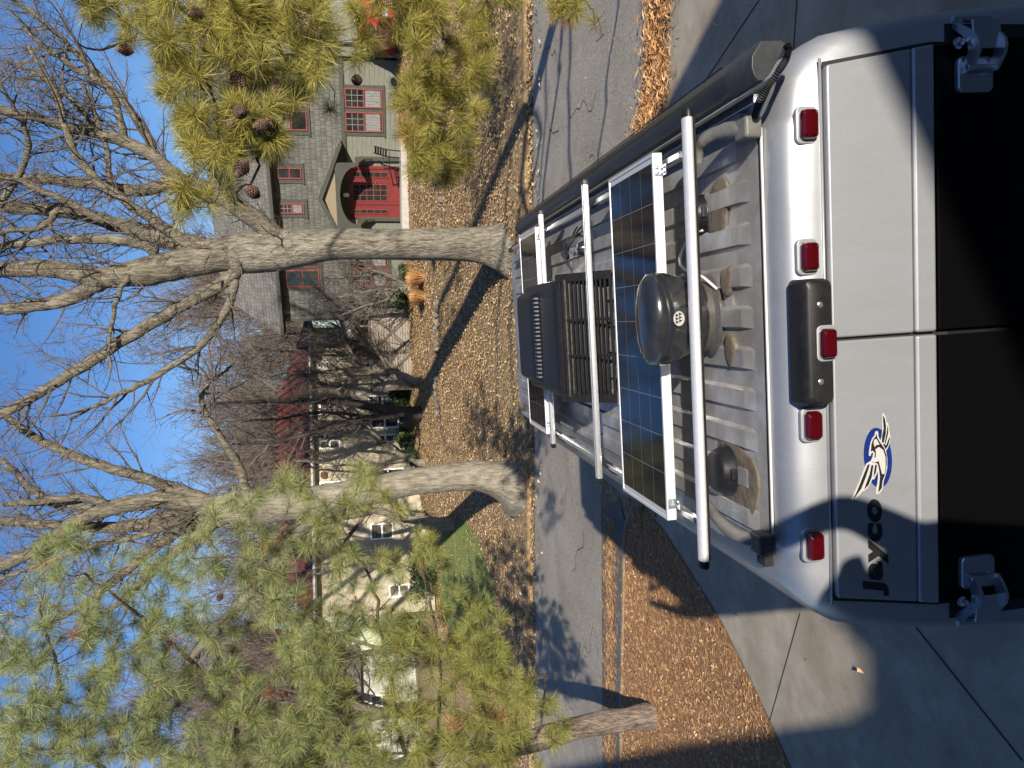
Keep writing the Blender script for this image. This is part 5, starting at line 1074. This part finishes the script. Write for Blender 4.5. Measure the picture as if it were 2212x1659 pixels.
pine('pine_tree', 'pine with reddish-grey trunk standing in the straw strip at the left, long green needles', tuple(pb), tk,
  [[(1000, 1640, 11, .05), (1020, 1560, 10.6, .04), (1040, 1450, 10.2, .03), (1060, 1330, 9.8, .02)], [(700, 1690, 11, .06), (690, 1560, 10.4, .045), (620, 1430, 10, .035), (560, 1300, 9.6, .028), (520, 1180, 9.3, .018)],
   [(500, 1700, 11, .06), (470, 1560, 10.8, .05), (400, 1440, 10.5, .04), (300, 1330, 10, .03), (220, 1200, 9.8, .018)], [(860, 1670, 11, .05), (860, 1560, 10.4, .045), (830, 1420, 10, .035), (790, 1290, 9.6, .025), (760, 1190, 9.3, .015)],
   [(250, 1740, 11, .05), (200, 1600, 10.8, .04), (120, 1450, 10.4, .03), (60, 1330, 10, .02)], [(950, 1660, 11, .05), (960, 1500, 9.8, .03), (940, 1350, 9.2, .024), (900, 1200, 8.9, .015)], [(1120, 1620, 11, .035), (1160, 1560, 10.2, .025), (1180, 1480, 9.8, .018), (1165, 1440, 9.6, .01)],
   [(560, 1700, 11, .04), (620, 1600, 9.5, .035), (700, 1480, 9., .028), (720, 1360, 8.8, .02)]],
  [([(0, 1200), (60, 1130), (180, 1130), (240, 1180), (350, 1200), (480, 1060), (560, 1050), (640, 1000), (720, 980), (800, 1010), (830, 1060), (900, 1100), (980, 1180), (960, 1280), (1060, 1300), (1120, 1400), (1080, 1700), (0, 1700)], 760, 8.6, 11.8),
   ([(600, 1300), (1050, 1350), (1150, 1450), (1120, 1700), (560, 1700)], 330, 8.6, 10.5), ([(0, 1350), (500, 1300), (560, 1700), (0, 1700)], 190, 9, 11.5), ([(1100, 1480), (1210, 1520), (1250, 1620), (1150, 1700), (1080, 1640)], 22, 9.5, 10.6)],
  .19, m_ndl, 5, 84, mat2=m_ndl3, zs=3.9, cones=((695, 1020, 9.1, 1.3), (735, 1115, 9.2, 1.2), (610, 1492, 9.6, 1.2), (470, 1300, 9.8, 1.2), (800, 1330, 9.2, 1.2)))
p2 = Vector((9.6, 4.4, gz(9.6, 4.4)))
pine('pine_tree', 'pine at the right edge with golden-green needles and brown cones over the grey house', tuple(p2), [(p2.x, p2.y, p2.z-.2, .24), (p2.x, p2.y, 3, .2), (p2.x+.1, p2.y, 6, .17), (p2.x, p2.y+.1, 9, .12)],
  [[(560, -700, 6., .06), (570, -250, 6.1, .045), (600, 40, 6.1, .035), (612, 120, 6.1, .028), (605, 200, 6.0, .024), (585, 270, 5.9, .018), (545, 350, 5.8, .013), (500, 430, 5.7, .008)],
   [(420, -700, 6., .05), (430, -200, 6, .035), (440, 20, 5.9, .024), (470, 130, 5.8, .018), (480, 260, 5.7, .012), (440, 400, 5.6, .008)], [(300, -600, 6.3, .04), (280, -100, 6.3, .025), (260, 40, 6.2, .018), (230, 100, 6.1, .008)],
   [(860, -600, 6.6, .04), (900, -150, 6.9, .03), (940, 40, 7.2, .022), (960, 150, 7.4, .016), (960, 280, 7.5, .012), (930, 400, 7.6, .008)], [(1000, -300, 6.6, .03), (1040, -60, 6.9, .018), (1060, 80, 7.1, .01)], [(1180, -200, 6.4, .02), (1230, -40, 6.4, .012), (1270, 30, 6.4, .008), (1290, 70, 6.4, .005)],
   [(-1300, -800, 5.6, .05), (-700, -500, 4.8, .02)], [(700, -400, 6.6, .03), (700, -50, 6.7, .02), (690, 60, 6.7, .014), (720, 150, 6.7, .009), (740, 210, 6.7, .006)]],
  [([(340, -40), (690, -40), (700, 60), (690, 150), (640, 240), (590, 320), (530, 350), (480, 460), (390, 450), (400, 330), (370, 240), (345, 150)], 250, 5.1, 6.6), ([(160, -40), (330, -40), (340, 60), (250, 110), (200, 60)], 26, 5.8, 6.6),
   ([(700, -40), (830, -40), (820, 30), (760, 180), (710, 240), (700, 120)], 20, 6.4, 7), ([(860, -40), (945, -40), (955, 130), (935, 330), (900, 400), (870, 260), (868, 100)], 120, 6.6, 7.6), ([(945, -40), (1050, -40), (1060, 120), (1040, 260), (1010, 370), (940, 420), (940, 200)], 75, 7., 8.),
   ([(1060, -40), (1120, -20), (1100, 60), (1060, 80)], 5, 6.8, 7.2), ([(1150, -40), (1320, -40), (1310, 80), (1260, 70), (1200, 40), (1150, 30)], 10, 6.2, 6.6)],
  .16, m_ndl2, 9, 120, nw=.00115, crown=((3.9, 5., 6.6, 1.0, 60), (4.9, 4.6, 7.3, 1.1, 60), (2.0, .6, 5.55, .55, 22), (6.0, 3.6, 4.5, .9, 60), (9.2, 4.6, 8.3, 1.2, 50)), cones=((520, 240, 5.1, 1.3), (545, 272, 5.1, 1.35), (575, 252, 5.2, 1.3), (500, 262, 5.25, 1.2), (508, 383, 4.95, 1.45), (530, 402, 5.0, 1.25), (405, 30, 5.3, 1.2), (250, 105, 5.9, 1.3), (345, 120, 5.9, 1.3), (760, 172, 6.4, 1.3), (498, 155, 5.4, 1.5), (640, 8, 6., 1.4), (495, 45, 5.5, 1.4)))
p3 = Vector((12.6, 5.2, gz(12.6, 5.2)))
pine('pine_tree', 'pine outside the right edge whose crown shades the leafy bank across the street', tuple(p3), [(p3.x, p3.y, p3.z-.2, .2), (p3.x, p3.y, 3, .18), (p3.x+.1, p3.y, 5.5, .15), (p3.x, p3.y+.1, 8, .1)],
  [[(1000, -2700, 4.6, .03), (700, -2600, 4.6, .02)]], [], .2, m_ndl, 12, 50, crown=((10.8, 4.6, 5.1, 1.3, 150), (11.6, 4.4, 6.4, 1.1, 80), (9.9, 4.8, 6.2, .8, 50)))
# ------------------------------------------------------------------ behind the camera: what shades the van and the drive
bh = empty('shading_house', (1.5, -9, gz(1.5, -9)), 'unseen dark-sided house behind the photographer, its outline shaped to shade the driveway and block sky light', 'house')
mb = MB(); GY = -8.0
def gable(mb, pts, y0=GY, y1=GY-6): mb.prism(pts, lambda u, v, w_: (u, w_, v), y0, y1)
gable(mb, [(-26, -1), (-26, 11.5), (-3.9, 11.5), (.31, 5.87), (1.14, 4.66), (1.30, 4.57), (1.72, 4.57), (2.94, 5.19), (4.3, 5.93), (5.8, 5.12), (8.17, 5.12), (8.17, 7.0), (8.36, 7.0), (8.36, 5.12), (12.6, 5.1), (13.5, 7.4), (30, 7.4), (30, -1)])  # unseen outline shaped for its shadows, ends raised and widened to block sky light
mb.build('wall', m_trimd, bh)
# the photographer, arms raised with the phone
mb = bpy.data.meshes.new('person'); V_ = [(.06, -.55, 2.40), (.06, -.52, 2.70), (.06, -.50, 2.92), (.0, -.46, 3.06), (-.04, -.42, 3.18), (.24, -.48, 2.98), (.31, -.34, 3.16), (.08, -.12, 3.55), (-.13, -.48, 2.98), (-.20, -.34, 3.16), (-.07, -.12, 3.55), (.15, -.55, 2.3), (.15, -.50, 1.95), (.15, -.53, 1.58), (-.04, -.55, 2.3), (-.05, -.50, 1.95), (-.05, -.53, 1.58), (.15, -.42, 1.55), (-.05, -.42, 1.55), (-.05, -.42, 3.25)]
E_ = [(0, 1), (1, 2), (2, 3), (3, 4), (4, 19), (2, 5), (5, 6), (6, 7), (2, 8), (8, 9), (9, 10), (0, 11), (11, 12), (12, 13), (13, 17), (0, 14), (14, 15), (15, 16), (16, 18)]
mb.from_pydata(V_, E_, []); mb.materials.append(M_('dark_jacket', (.03, .035, .05), (.05, .055, .07), 20, .85)); o = bpy.data.objects.new('person', mb); COL.objects.link(o)
sm = o.modifiers.new('skin', 'SKIN'); rd = [.20, .20, .20, .14, .15, .08, .055, .035, .10, .08, .05, .09, .065, .05, .09, .065, .05, .04, .04, .12]
for v_, r_ in zip(mb.skin_vertices[0].data, rd): v_.radius = (r_, r_)
mb.skin_vertices[0].data[0].use_root = True; o.modifiers.new('sub', 'SUBSURF').levels = 2; o.modifiers['sub'].render_levels = 2
tag(o, 'person in a dark jacket holding up a phone to take the picture', 'person')
mb = MB(); mb.box((-2.2, -2.2, 1.35), (3.2, -.3, 1.5))
for x_ in (-2.1, 3.1):
    for y_ in (-2.1, -.4): mb.box((x_-.06, y_-.06, -.3), (x_+.06, y_+.06, 1.35))
tag(mb.build('deck', m_wood), 'grey wooden deck under the photographer at the top of the driveway', 'deck')
